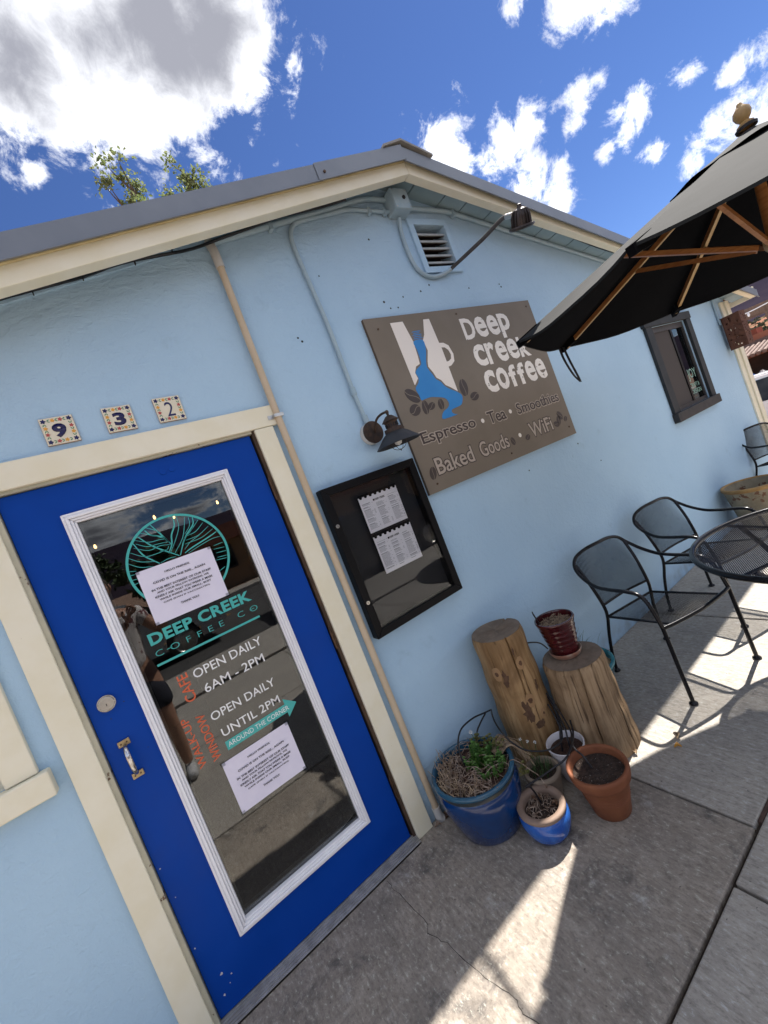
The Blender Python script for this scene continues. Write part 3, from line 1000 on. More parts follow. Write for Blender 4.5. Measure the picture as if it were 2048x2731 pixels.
# two old filled peepholes and small screw holes
for (x, z, r) in ((.505, 1.975, .012), (.540, 1.978, .012)):
    MB().disc((x, .004, z), r, n=20, t=.0035).build('plug', MAT['doorblue'], door, bevel=.001)
for (x, z, r) in ((.098, 1.215, .0022), (.045, 1.180, .0022), (.11, 1.025, .0016)):
    MB().disc((x, .004, z), r, n=8, t=.0004).build('screw_hole', MAT['ink'], door)
rk = random.Random(5)
for (x, z, r) in ((.045, .155, .005), (.072, .13, .0035), (.058, .105, .002), (.030, .085, .0045), (.005, .30, .003), (.004, .62, .003), (.012, .50, .002)):
    pts = [(x + r * rk.uniform(.5, 1.2) * math.cos(a), z + r * rk.uniform(.5, 1.3) * math.sin(a)) for a in [i * math.pi / 4 for i in range(8)]]
    MB().prism(pts, .0036, .004).build('paint_chip', nmat('chip_white', (0.5, 0.5, 0.5), rough=.7) if r == .005 and x > .04 else bpy.data.materials['chip_white'], door)

# ---- lettering on the glass
YG = .0163
T_ = MAT['teal']
LOGO_THICK=[[(0.391,1.790),(0.418,1.729),(0.434,1.690)],
 [(0.366,1.775),(0.380,1.751),(0.417,1.727),(0.434,1.690)],
 [(0.336,1.761),(0.367,1.713),(0.400,1.679),(0.445,1.637)],
 [(0.311,1.749),(0.329,1.689),(0.348,1.662),(0.371,1.635)],
 [(0.476,1.795),(0.470,1.759),(0.447,1.725),(0.436,1.691),(0.414,1.661)],
 [(0.543,1.767),(0.535,1.738),(0.500,1.708),(0.477,1.682),(0.449,1.637)],
 [(0.608,1.678),(0.567,1.666),(0.499,1.650),(0.467,1.639)]]
LOGO_THIN=[[(0.489,1.789),(0.482,1.746),(0.457,1.706),(0.419,1.659)],
 [(0.516,1.777),(0.501,1.739),(0.478,1.697),(0.434,1.653)],
 [(0.529,1.772),(0.522,1.739),(0.493,1.711)],
 [(0.618,1.654),(0.581,1.656),(0.526,1.646),(0.479,1.634)],
 [(0.573,1.732),(0.534,1.707),(0.497,1.702)],
 [(0.587,1.711),(0.539,1.689),(0.488,1.686)],
 [(0.599,1.694),(0.544,1.675),(0.479,1.673)],
 [(0.559,1.749),(0.526,1.722),(0.503,1.707)],
 [(0.323,1.751),(0.365,1.727),(0.403,1.723),(0.427,1.717)],
 [(0.349,1.771),(0.380,1.751),(0.411,1.728)],
 [(0.365,1.791),(0.383,1.777),(0.408,1.756),(0.419,1.732)],
 [(0.309,1.724),(0.354,1.697),(0.394,1.700),(0.431,1.691)],
 [(0.293,1.711),(0.332,1.680),(0.372,1.675),(0.413,1.677)],
 [(0.280,1.695),(0.312,1.667),(0.362,1.647)],
 [(0.272,1.676),(0.305,1.647),(0.347,1.633)],
 [(0.374,1.636),(0.406,1.641),(0.432,1.638)],
 [(0.263,1.647),(0.289,1.638)],
 [(0.261,1.630),(0.282,1.628)],
 [(0.261,1.611),(0.282,1.609)],
 [(0.263,1.592),(0.283,1.594)],
 [(0.577,1.626),(0.615,1.627)],
 [(0.572,1.612),(0.615,1.606)],
 [(0.576,1.594),(0.616,1.589)],
 [(0.573,1.575),(0.613,1.570)],
 [(0.565,1.566),(0.608,1.560)],
 [(0.562,1.519),(0.588,1.528)],
 [(0.537,1.733),(0.516,1.714),(0.488,1.697),(0.471,1.669)],
 [(0.423,1.688),(0.413,1.677),(0.387,1.680)],
 [(0.321,1.737),(0.354,1.713),(0.391,1.709),(0.432,1.704)],
 [(0.542,1.688),(0.500,1.673),(0.472,1.653)]]


def ribbon(pts, wd, y, n=5):
    P = spline([(a, y, b) for a, b in pts], n)
    m = MB()
    for i in range(len(P)):
        t = (P[min(i + 1, len(P) - 1)] - P[max(i - 1, 0)]).normalized()
        sd = Vector((-t.z, 0, t.x)) * wd * (.55 + .45 * math.sin(math.pi * min(1, max(0, i / (len(P) - 1)))))
        m.v += [tuple(P[i] - sd), tuple(P[i] + sd)]
        if i:
            k = 2 * i
            m.f.append((k - 2, k, k + 1, k - 1))
    return m


lg = MB()
n = 72
cx, cz = .443, 1.620
ro, ri = .187, .178
lg.prism([(cx + ro * math.cos(2 * math.pi * k / n), cz + ro * math.sin(2 * math.pi * k / n)) for k in range(n)], YG - .0004, YG,
         [[(cx + ri * math.cos(2 * math.pi * k / n), cz + ri * math.sin(2 * math.pi * k / n)) for k in range(n)]])
for c in LOGO_THICK:
    r_ = ribbon(c, .0026, YG - .0002)
    lg.add(r_.v, r_.f)
for c in LOGO_THIN:
    r_ = ribbon(c, .0012, YG - .0002)
    lg.add(r_.v, r_.f)
lg.build('canyon_emblem', T_, door)
text('DEEP CREEK', .238, .637, 1.352, 1.398, YG, T_, door, bold=.035, space=1.05)
text('COFFEE CO', .241, .646, 1.305, 1.328, YG, T_, door, bold=-.012, space=1.9)
lt = MB()
lt.box(.232, .640, YG - .0005, YG, 1.2705, 1.2790)
for x in (.291, .622):
    lt.box(x - .010, x + .010, YG - .0006, YG, 1.3155, 1.3175)
lt.build('underline', T_, door)
text('OPEN DAILY', .329, .608, 1.163, 1.199, YG, MAT['whitev'], door, bold=.004)
text('6AM - 2PM', .346, .592, 1.092, 1.128, YG, MAT['whitev'], door, bold=.004)
text('OPEN DAILY', .328, .594, .980, 1.014, YG, MAT['whitev'], door, bold=.004)
text('UNTIL 2PM', .342, .586, .903, .937, YG, MAT['whitev'], door, bold=.004)
text('CAFE', .272, .311, 1.091, 1.204, YG, MAT['orangev'], door, bold=.01, rot=1)
text('WALK-UP', .229, .256, .843, 1.046, YG, MAT['orangev'], door, bold=.01, rot=1)
text('WINDOW', .279, .311, .838, 1.030, YG, MAT['orangev'], door, bold=.01, rot=1)
MB().prism([(.339, .847), (.597, .849), (.597, .827), (.646, .868), (.597, .909), (.597, .885), (.339, .883)], YG - .0005, YG).build('arrow', T_, door)
text('AROUND THE CORNER', .347, .608, .857, .876, YG - .0006, MAT['whitev'], door, bold=.0)

# bulbs on a wire inside the room
sl_ = empty('string_light', (.5, 1.5, 2.0))
tag(sl_, 'small glowing bulbs strung inside behind the door glass', 'string light')
wirep = spline([(-.6, 0, .08), (-.401, 0, -.045), (-.011, 0, .022), (.106, 0, -.016), (.425, 0, -.014), (.9, 0, .07)], 8)
MB().tube(wirep, .003, 5).build('wire', MAT['blackplastic'], sl_)
be = emat('bulb_glow', (1.0, .62, .25), 3.2)
for (x, z) in ((-.401, -.062), (-.011, .005), (.106, -.033), (.425, -.031)):
    MB().lathe([(.001, -.013), (.007, -.009), (.009, 0), (.006, .010), (.004, .016)], 12, (x, 0, z)).build('bulb', be, sl_, smooth=60)

# ---- windows
win = empty('window')
win.parent = house
Wf = MAT['winframe']
MB().box(4.626, 5.640, -.034, .0, 2.101, 2.175).build('header', Wf, win, bevel=.003)
MB().box(4.652, 4.770, -.028, .0, 1.2705, 2.1).build('casing', Wf, win, bevel=.003)
MB().box(5.525, 5.628, -.028, .0, 1.2705, 2.1).build('casing', Wf, win, bevel=.003)
MB().box(4.636, 5.640, -.052, .0, 1.184, 1.270).build('sill', MAT['winsill'], win, bevel=.004)
MB().prism(rect(WR_), .012, .06, [rect((4.80, 5.495, 1.305, 2.045))]).build('frame', nmat('window_inner_frame', (0.030, 0.026, 0.024), (0.05, 0.04, 0.035), 10, rough=.5), win)
MB().box(5.195, 5.232, .010, .058, 1.305, 2.045).build('mullion', MAT['black'], win)
MB().box(4.80, 5.195, .020, .022, 1.305, 2.045).build('insect_screen', MAT['screen'], win)
MB().box(5.232, 5.495, .026, .029, 1.305, 2.045).build('pane', MAT['glassg'], win)
MB().box(4.80, 5.495, .035, .038, 1.305, 2.045).build('pane', MAT['glassg'], win)
G_ = MAT['greenvinyl']
text('JOY', 5.285, 5.485, 1.49, 1.615, .0258, G_, win, bold=.005)
text('CRAFT &', 5.262, 5.480, 1.428, 1.470, .0258, G_, win, bold=.01)
text('DESIGN', 5.262, 5.482, 1.362, 1.408, .0258, G_, win, bold=.01)
w2 = empty('window')
w2.parent = house
MB().box(-.2587, -.174, -.024, .0, 1.139, 2.06).build('casing', CA, w2, bevel=.004)
MB().box(-1.14, -1.05, -.024, .0, 1.139, 2.06).build('casing', CA, w2, bevel=.004)
MB().box(-1.05, -.2587, -.024, .0, 2.0, 2.06).build('casing', CA, w2, bevel=.004)
MB().box(-1.16, -.1475, -.044, .0, 1.052, 1.137).build('sill', MAT['cream'], w2, bevel=.006)
MB().prism(rect(WL_), .01, .06, [rect((-1.0, -.31, 1.19, 1.95))]).build('frame', CA, w2)
MB().box(-1.0, -.31, .03, .034, 1.19, 1.95).build('pane', MAT['glassg'], w2)

# ================================================================== things on the wall
# ---- hand-painted house numbers
def flower(m, x, z, r, y):
    n = 20
    m.prism([(x + r * (.78 + .22 * math.cos(5 * a)) * math.cos(a), z + r * (.78 + .22 * math.cos(5 * a)) * math.sin(a)) for a in [2 * math.pi * k / n for k in range(n)]], y - .0006, y)


def leaf2(m, x, z, ang, l, y):
    c, s_ = math.cos(ang), math.sin(ang)
    pts = []
    for u, v in ((-1, 0), (-.3, -.34), (.5, -.3), (1, 0), (.5, .3), (-.3, .34)):
        pts.append((x + l * (u * c - v * s_), z + l * (u * s_ + v * c)))
    m.prism(pts, y - .0005, y)


tiles = (('9', .1905, 2.2673, .1020, -.0107, 'number nine tile with flower border, leftmost above the blue door', 'tyel', .016),
         ('3', .3860, 2.2664, .0995, -.028, 'number three tile with flower border, in the middle above the blue door', 'tyel', .018),
         ('2', .5670, 2.2682, .1030, -.025, 'number two tile with a thin numeral, rightmost above the blue door', 'tyel', -.006))
for ch, x, z, wd, rt, lab, yl, bold in tiles:
    t_ = empty('house_number_tile', (x, 0, z))
    t_.rotation_euler = (0, -rt, 0)
    tag(t_, lab, 'house number', 'painted house number tiles')
    MB().box(0, wd, -.0075, -.0004, -wd, 0).build('tile_body', MAT['tileside'], t_, bevel=.0015)
    MB().box(.0008, wd - .0008, -.0085, -.0076, -wd + .0008, -.0008).build('glaze', MAT['tile'], t_, bevel=.0008)
    Y = -.0086
    b = .012
    for i, (fx_, fz_) in enumerate(((b, -b), (wd - b, -b), (b, -wd + b), (wd - b, -wd + b))):
        m = MB()
        flower(m, fx_, fz_, .0092, Y)
        m.build('painted_flower', MAT['tnavy'], t_)
    lv = MB()
    for k in range(4):
        for j, q in enumerate((.36, .66)):
            u = b + (wd - 2 * b) * q
            p = ((u, -b), (wd - b, -u), (wd - u, -wd + b), (b, -wd + u))[k]
            m = MB()
            flower(m, p[0], p[1], .0078, Y)
            m.build('painted_flower', MAT['tred'] if (j + k) % 2 else MAT[yl], t_)
        for q in (.20, .51, .81):
            u = b + (wd - 2 * b) * q
            p = ((u, -b), (wd - b, -u), (wd - u, -wd + b), (b, -wd + u))[k]
            dx, dz = ((1, 0), (0, -1), (-1, 0), (0, 1))[k]
            leaf2(lv, p[0] + dz * .003, p[1] + dx * .003, math.atan2(dz, dx) + .5, .0052, Y)
            leaf2(lv, p[0] - dz * .003, p[1] - dx * .003, math.atan2(dz, dx) - .5, .0052, Y)
    lo = lv.build('painted_leaves', MAT['tgrn'], t_)
    lo['kind'] = 'stuff'
    if ch == '2':
        text('2', wd * .36, wd * .66, -wd * .80, -wd * .22, Y, MAT['tnavy'], t_, name='numeral', bold=-.0, split=False)
    else:
        text(ch, wd * .29, wd * .71, -wd * .77, -wd * .25, Y, MAT['tnavy'], t_, name='numeral', bold=.05, split=False)

# ---- the two notices taped to the glass
LINES = ((.155, 'HELLO FRIENDS,', .34), (.28, 'COVID IS ON THE RISE... AGAIN', .70), (.40, 'IN THE BEST INTEREST OF OUR STAFF', .80),
         (.467, 'AND YOUR FELLOW PATRONS, WE', .70), (.534, 'KINDLY ASK THAT YOU WEAR A MASK', .78), (.601, 'WHILE INSIDE OUR SMALL, BUSY', .70),
         (.668, 'CAF\u00c9 (EVEN IF VACCINATED).', .64), (.79, 'THANK YOU!', .25))
for (x, z, rt, lab) in ((.2829, 1.6324, .013, 'white printed mask notice taped over the round canyon emblem on the door glass'),
                        (.2997, .8147, -.003, 'white printed mask notice taped below the arrow on the door glass')):
    no = empty('paper_notice', (x, .0150, z))
    no.rotation_euler = (0, rt, 0)
    tag(no, lab, 'notice', 'notices taped to the door')
    wd, hh = .2794, .2159
    # a sheet with a slight curl
    m = MB()
    nx, nz = 12, 8
    for j in range(nz + 1):
        for i in range(nx + 1):
            u, v = i / nx, j / nz
            m.v.append((u * wd, -.0012 - .0022 * (1 - math.sin(math.pi * u)) * v * v * (.4 + .6 * u), -v * hh))
    for j in range(nz):
        for i in range(nx):
            a = j * (nx + 1) + i
            m.f.append((a, a + nx + 1, a + nx + 2, a + 1))
    m.build('sheet', MAT['paper'], no, smooth=60)
    for (fv, s_, wf) in LINES:
        hz = .0085
        zc = -fv * hh
        o = text(s_, wd / 2 - wd * wf / 2, wd / 2 + wd * wf / 2, zc - hz / 2, zc + hz / 2, -.0038, MAT['ink'], no, name='printed_line', bold=.02, depth=.0001, split=False)
        o['kind'] = 'stuff'
    for (tx, tz) in ((-.006, .006), (wd - .012, .006), (-.006, -hh + .010), (wd - .012, -hh + .010)):
        MB().box(tx, tx + .018, -.0048, -.0045, tz - .016, tz).build('tape', MAT['tape'], no)

# ---- the big cafe sign
SY = -.020
sg = empty('cafe_sign', (0, 0, 0))
tag(sg, 'large taupe cafe sign with a white mug, blue river and coffee beans', 'sign')
A = lambda p: adj(p[0], p[1], SY)
sc = [A(p) for p in ((1.7136, 1.4657), (3.1780, 1.4657), (3.1780, 2.4948), (1.7136, 2.4948))]
MB().prism(sc, SY + .003, -.001).build('board_core', MAT['signedge'], sg)
MB().prism(sc, SY, SY + .0028).build('board_face', MAT['signboard'], sg)
Y0 = SY - .0004


def poly(pts, mat, name, y, t=.0006, sp=0):
    P = [A(p) for p in pts]
    if sp:
        P = [(v.x, v.z) for v in spline([(a, 0, b) for a, b in P], sp, closed=True)]
    MB().prism(P, y - t, y).build(name, mat, sg)


poly([(1.885, 2.455), (1.977, 2.455), (2.000, 2.330), (1.993, 2.240), (1.986, 2.195), (1.951, 2.184), (1.928, 2.150), (1.934, 2.115), (1.898, 2.083), (1.893, 2.083)], MAT['signwhite'], 'mug_half', Y0)
o = [A(p) for p in [(2.136, 2.452), (2.182, 2.451), (2.191, 2.297), (2.225, 2.293), (2.258, 2.272), (2.272, 2.215), (2.258, 2.170), (2.222, 2.148), (2.195, 2.144), (2.195, 1.985), (2.150, 2.020), (2.118, 2.040), (2.098, 2.075), (2.070, 2.095), (2.060, 2.130), (2.040, 2.170), (2.050, 2.200), (2.082, 2.265), (2.076, 2.330), (2.100, 2.360)]]
h = [A(p) for p in [(2.196, 2.268), (2.222, 2.264), (2.243, 2.245), (2.250, 2.215), (2.240, 2.190), (2.215, 2.178), (2.196, 2.176)]]
MB().prism(o, Y0 - .0006, Y0, [h]).build('mug_half', MAT['signwhite'], sg)
poly([(2.000, 2.330), (2.074, 2.332), (2.070, 2.270), (2.040, 2.205), (2.030, 2.165), (2.050, 2.120), (2.062, 2.088), (2.090, 2.066), (2.108, 2.036), (2.140, 2.010), (2.180, 1.988),
      (2.214, 1.958), (2.205, 1.925), (2.180, 1.900), (2.130, 1.893), (2.095, 1.888), (2.090, 1.872), (2.105, 1.858), (2.125, 1.852), (2.060, 1.848), (2.003, 1.850), (2.007, 1.872), (2.030, 1.892),
      (2.068, 1.905), (2.090, 1.925), (2.085, 1.955), (2.060, 1.972), (2.010, 1.985), (1.975, 1.992), (1.930, 1.990), (1.900, 1.988), (1.896, 2.020), (1.890, 2.062), (1.925, 2.090), (1.938, 2.120), (1.932, 2.150),
      (1.956, 2.172), (1.992, 2.190), (2.002, 2.225), (2.004, 2.280)], MAT['signblue'], 'river', Y0 - .0002, sp=3)
for k, (a, b, z) in enumerate(((2.005, 2.083, 2.342), (2.010, 2.080, 2.353), (2.006, 2.085, 2.364), (2.018, 2.072, 2.374), (2.011, 2.084, 2.384))):
    poly([(a, z), (b, z + .001), (b - .01, z + .006), (a + .012, z + .005)], MAT['signblue'], 'river_stroke', Y0)


def bean(x, z, r1, r2, ang):
    c, s_ = math.cos(ang), math.sin(ang)
    n = 22
    body = [(x + r1 * math.cos(a) * c - r2 * math.sin(a) * s_, z + r1 * math.cos(a) * s_ + r2 * math.sin(a) * c) for a in [2 * math.pi * k / n for k in range(n)]]
    bn = empty('coffee_bean')
    bn.parent = sg
    MB().prism([A(p) for p in body], Y0 - .0009, Y0 - .0003).build('bean_print', MAT['signbrown'], bn)
    cr = []
    for sgn in (1, -1):
        for k in range(7):
            u = -1 + 2 * k / 6 if sgn > 0 else 1 - 2 * k / 6
            v = .28 * math.sin(u * 2.6) + sgn * .07
            cr.append((x + r1 * u * c - r2 * v * s_, z + r1 * u * s_ + r2 * v * c))
    MB().prism([A(p) for p in cr], Y0 - .0013, Y0 - .0010).build('bean_crease', MAT['signboard'], bn)


for q in ((1.850, 2.025, .056, .034, -.75), (1.831, 1.944, .040, .033, .3), (1.909, 1.943, .042, .024, 1.35), (1.956, 1.941, .030, .020, .4), (2.030, 1.937, .033, .022, 1.3), (2.253, 1.998, .055, .034, 1.35),
          (2.316, 1.929, .038, .027, .15), (1.788, 1.574, .038, .024, 1.2), (2.503, 1.579, .028, .019, 1.8), (2.653, 1.568, .026, .018, .3), (2.992, 1.580, .030, .020, -.4), (3.030, 1.600, .036, .022, 1.2), (3.062, 1.630, .036, .024, 2.1), (3.112, 1.594, .024, .016, .6)):
    bean(*q)


def stext(s_, x0, x1, z0, z1, mat, bold, y, **k):
    a, b = A((x0, z0)), A((x1, z1))
    return text(s_, a[0], b[0], a[1], b[1], y, mat, sg, bold=bold, **k)


def deep(s_, x0, x1, z0, z1):
    """big display lettering: capitals and tall lower case share one height, letter by letter"""
    n = len(s_)
    wds = [{'f': .78, 'r': .80, 'o': 1.05}.get(c, 1.0) for c in s_]
    tot = sum(wds)
    gap = .010
    x = x0
    for c, q in zip(s_, wds):
        wd = (x1 - x0) * q / tot
        zz0 = z0 - (.03 if c == 'p' else 0)
        stext(c, x, x + wd - gap, zz0, z1, MAT['signworn'], .028, Y0)
        x += wd


deep('Deep', 2.425, 2.900, 2.285, 2.425)
deep('creek', 2.440, 3.010, 2.100, 2.245)
deep('coffee', 2.450, 3.108, 1.918, 2.068)


def two(s_, x0, x1, z0, z1, back, front, b1, b0):
    e = .006
    stext(s_, x0 - e, x1 + e, z0 - e, z1 + e, back, b1, Y0, depth=.0005)
    stext(s_, x0, x1, z0, z1, front, b0, Y0 - .0006, depth=.0005)


two('Espresso', 1.798, 2.240, 1.724, 1.812, MAT['signtan'], MAT['signbrown'], .055, .012)
two('Tea', 2.358, 2.526, 1.732, 1.810, MAT['signtan'], MAT['signbrown'], .055, .012)
two('Smoothies', 2.645, 3.118, 1.732, 1.806, MAT['signtan'], MAT['signbrown'], .055, .012)
two('Baked', 1.825, 2.130, 1.551, 1.650, MAT['signbrown'], MAT['signtan'], .055, .012)
two('Goods', 2.195, 2.462, 1.553, 1.648, MAT['signbrown'], MAT['signtan'], .055, .012)
two('WiFi', 2.695, 2.945, 1.553, 1.652, MAT['signbrown'], MAT['signtan'], .055, .012)
for (x, z) in ((2.306, 1.767), (2.578, 1.769), (2.586, 1.600)):
    a = A((x, z))
    MB().disc((a[0], Y0, a[1]), .014, n=16, t=.0008).build('dot', MAT['signworn'], sg)
for (x, z) in ((1.79, 2.43), (2.42, 2.46), (3.13, 2.45), (3.12, 1.53), (2.45, 1.51), (1.79, 1.51)):
    a = A((x, z))
    MB().disc((a[0], Y0, a[1]), .006, n=10, t=.003).build('screw', MAT['hinge'], sg)

# ---- locking menu case
mc = empty('menu_case', (1.365, 0, 1.314))
tag(mc, 'black framed glass menu case on the wall beside the door', 'menu case')
mx, mz = 1.365, 1.314
FX = (1.080 - mx, 1.650 - mx, .936 - mz, 1.692 - mz)
iv = .040
inn = (FX[0] + iv, FX[1] - iv, FX[2] + iv, FX[3] - iv)
D0, D1 = -.060, -.003
oc = [(FX[0], FX[2]), (FX[1], FX[2]), (FX[1], FX[3]), (FX[0], FX[3])]
ic = [(inn[0], inn[2]), (inn[1], inn[2]), (inn[1], inn[3]), (inn[0], inn[3])]
for k in range(4):
    l = (k + 1) % 4
    MB().prism([oc[k], oc[l], ic[l], ic[k]], D0, D1).build('frame_rail', MAT['black'], mc, bevel=.004)
MB().box(inn[0], inn[1], -.012, -.004, inn[2], inn[3]).build('back_panel', MAT['caseback'], mc)
MB().box(inn[0], inn[1], -.050, -.0475, inn[2], inn[3]).build('pane', MAT['glass2'], mc)
for z in (1.505, 1.117):
    m = MB().disc((1.098 - mx, D0, z - mz), .009, n=18, t=.004)
    m.build('lock', MAT['steel'], mc, bevel=.001)
    MB().box(1.097 - mx, 1.099 - mx, D0 - .0048, D0 - .0041, z - mz - .004, z - mz + .004).build('lock_slot', MAT['ink'], mc)


def menu_page(cx, cz, wd, hh, rt, lab, seed):
    p = empty('menu_page', (cx, -.038, cz))
    p.rotation_euler = (0, rt, 0)
    tag(p, lab, 'menu', 'printed menu sheets')
    MB().box(-wd / 2, wd / 2, 0, .0008, -hh / 2, hh / 2).build('sheet', nmat('menu_paper', (0.84, 0.83, 0.86), rough=.6) if seed == 1 else bpy.data.materials['menu_paper'], p)
    rd = random.Random(seed)
    pr = MB()
    cw = wd / 3
    for c in range(3):
        z = hh / 2 - (.030 if c != 1 else .048)
        x0 = -wd / 2 + c * cw + .010
        while z > -hh / 2 + .018:
            if rd.random() < .16:
                z -= .005
                pr.box(x0, x0 + rd.uniform(.03, .05), -.0004, 0, z - .0024, z)
            else:
                pr.box(x0, x0 + rd.uniform(.035, cw - .026), -.0004, 0, z - .0013, z)
                if rd.random() < .5:
                    pr.box(x0 + cw - .022, x0 + cw - .015, -.0004, 0, z - .0013, z)
            z -= .0042
    o = pr.build('small_print', MAT['inkgrey'], p)
    o['kind'] = 'stuff'
    o = text('DEEP CREEK', -.028, .034, hh / 2 - .036, hh / 2 - .026, 0, MAT['ink'], p, name='heading', bold=.03, depth=.0004, split=False)
    o['kind'] = 'stuff'
    MB().disc((-.035, 0, hh / 2 - .031), .0055, n=14, t=.0004).build('emblem', MAT['ink'], p)
    # scalloped top edge: black push pins and binder teeth
    for k in range(8):
        x = -wd / 2 + wd * (k + .5) / 8
        MB().disc((x, -.0005, hh / 2 - .001), .0085, n=14, t=.0016).build('binding_tooth', MAT['black'], p)
    MB().box(-wd / 2, wd / 2, -.0008, -.0002, hh / 2 + .002, hh / 2 + .012).build('binding_strip', MAT['black'], p)


menu_page(1.378, 1.498, .236, .183, .010, 'upper printed menu sheet inside the black glass case', 1)
menu_page(1.378, 1.288, .236, .192, .012, 'lower printed menu sheet inside the black glass case', 2)

# ---- barn style wall lamp
lp = empty('wall_lamp', (1.488, 0, 1.884))
tag(lp, 'small rusty bronze barn lamp with slate shade beside the sign', 'wall lamp')
m = MB()
n = 36
m.prism([(.058 * math.cos(2 * math.pi * k / n), .058 * math.sin(2 * math.pi * k / n)) for k in range(n)], -.034, -.001)
m.build('mount_box', MAT['pvcw'], lp, bevel=.003)
m = MB()
m.prism([(.058 * math.cos(2 * math.pi * k / n), .058 * math.sin(2 * math.pi * k / n)) for k in range(n)], -.044, -.0345)
m.build('back_plate', MAT['bronze'], lp, bevel=.004, smooth=40)
AX, AY = .045, -.150
ap = spline([(.008, -.044, -.005), (.010, -.060, .018), (.016, -.080, .046), (.028, -.112, .060), (AX, AY, .060)], 6)
MB().tube(ap, .0062, 10).build('arm', MAT['bronze'], lp, smooth=60)
MB().lathe([(.001, .068), (.008, .064), (.010, .056), (.007, .048), (.006, .038)], 16, (AX, AY, 0)).build('knuckle', MAT['bronze'], lp, smooth=50)
MB().lathe([(.006, .040), (.018, .036), (.030, .024), (.042, .012), (.044, .009), (.036, .006), (.030, -.004), (.028, -.016), (.031, -.028)], 28, (AX, AY, 0)).build('cap', MAT['bronze'], lp, smooth=35)
for k in range(14):
    a = 2 * math.pi * k / 14
    MB().box(AX + .0315 * math.cos(a) - .002, AX + .0315 * math.cos(a) + .002, AY + .0315 * math.sin(a) - .002, AY + .0315 * math.sin(a) + .002, -.020, -.003).build('cap_slot', MAT['ink'], lp)
MB().lathe([(.030, -.027), (.046, -.028), (.047, -.048), (.040, -.049)], 28, (AX, AY, 0)).build('collar', MAT['bronze'], lp, smooth=30)
MB().lathe([(.042, -.046), (.054, -.052), (.070, -.064), (.092, -.086), (.113, -.105), (.117, -.109), (.114, -.110), (.088, -.090), (.062, -.066), (.040, -.054)], 40, (AX, AY, 0)).build('shade', MAT['lampshade'], lp, smooth=40)
MB().tube([(AX + .046, AY, -.038), (AX + .066, AY - .004, -.036)], .002, 6).build('thumb_screw', MAT['bronze'], lp)
for k in range(2):
    a = k * math.pi / 2 + .5
    P = []
    for j in range(13):
        q = math.pi * j / 12
        P.append((AX + .046 * math.cos(q) * math.cos(a), AY + .046 * math.cos(q) * math.sin(a), -.100 - .040 * math.sin(q)))
    MB().tube(P, .0014, 5).build('guard_wire', MAT['bronze'], lp)
MB().tube([(AX, AY, -.136), (AX, AY, -.146)], .003, 6).build('guard_tip', MAT['bronze'], lp)
MB().lathe([(.001, -.118), (.016, -.110), (.021, -.095), (.014, -.078), (.010, -.060)], 16, (AX, AY, 0)).build('bulb', nmat('bulb_frosted', (.6, .6, .58), rough=.3), lp, smooth=60)

# ---- flood light on a bent conduit, fed from the junction box
fl = empty('flood_light', (2.50, 0, 2.735))
tag(fl, 'ribbed brown flood light on a bent arm below the gable vent', 'flood light')
o3 = Vector((2.50, 0, 2.735))
V_ = lambda *p: Vector(p) - o3
sp = spline([V_(2.216, -.03, 3.060), V_(2.209, -.015, 2.996), V_(2.203, -.014, 2.886), V_(2.215, -.014, 2.783), V_(2.261, -.014, 2.722), V_(2.333, -.014, 2.700), V_(2.430, -.020, 2.716), V_(2.490, -.034, 2.735)], 6)
MB().tube(sp, .0120, 10).build('feed_conduit', MAT['pipeblue'], fl, smooth=60)
sp = spline([V_(2.485, -.032, 2.734), V_(2.507, -.17, 2.737), V_(2.510, -.30, 2.732), V_(2.492, -.43, 2.724), V_(2.483, -.48, 2.715), V_(2.479, -.505, 2.701)], 6)
MB().tube(sp, .0110, 10).build('arm', nmat('arm_grey_brown', (0.085, 0.075, 0.07), (0.12, 0.105, 0.098), 25, rough=.45, metal=.5), fl, smooth=60)
MB().tube([V_(2.481, -.490, 2.709), V_(2.476, -.532, 2.686)], .0135, 12).build('swivel', MAT['steel'], fl, smooth=50)
hc = V_(2.474, -.566, 2.636)
hrot = (R(22), R(-12), 0)
hh_ = empty('lamp_head')
hh_.parent = fl
hh_.location = hc
hh_.rotation_euler = hrot
hh_.scale = (1.08, 1.08, 1.05)
MB().lathe([(.001, .056), (.012, .055), (.014, .048), (.022, .046), (.034, .034), (.039, .010), (.040, -.028)], 28).build('housing', MAT['flood'], hh_, smooth=40)
for k in range(16):
    a = 2 * math.pi * k / 16
    c, s_ = math.cos(a), math.sin(a)
    m = MB()
    for (r0, r1, z) in ((.020, .030, .046), (.038, .047, .010), (.039, .048, -.028)):
        pass
    pr = [(.018, .047), (.034, .040), (.046, .014), (.048, -.028), (.036, -.028), (.034, .010)]
    t = .0018
    for sgn in (1, -1):
        for (r_, z_) in pr:
            m.v.append((r_ * c - sgn * t * s_, r_ * s_ + sgn * t * c, z_))
    npr = len(pr)
    m.f.append(tuple(range(npr)))
    m.f.append(tuple(range(2 * npr - 1, npr - 1, -1)))
    for i in range(npr):
        j = (i + 1) % npr
        m.f.append((i, i + npr, j + npr, j))
    m.build('cooling_fin', MAT['flood'], hh_, fix=True)
MB().lathe([(.036, -.026), (.058, -.028), (.060, -.034), (.054, -.040), (.044, -.044), (.034, -.040)], 32).build('rim', MAT['flood'], hh_, smooth=35)
MB().lathe([(.001, -.0435), (.040, -.0425)], 28).build('lens', nmat('lens_dull', (.35, .35, .36), rough=.2), hh_)
MB().lathe([(.001, .066), (.010, .064), (.011, .054)], 12).build('cap_screw', MAT['flood'], hh_, smooth=40)

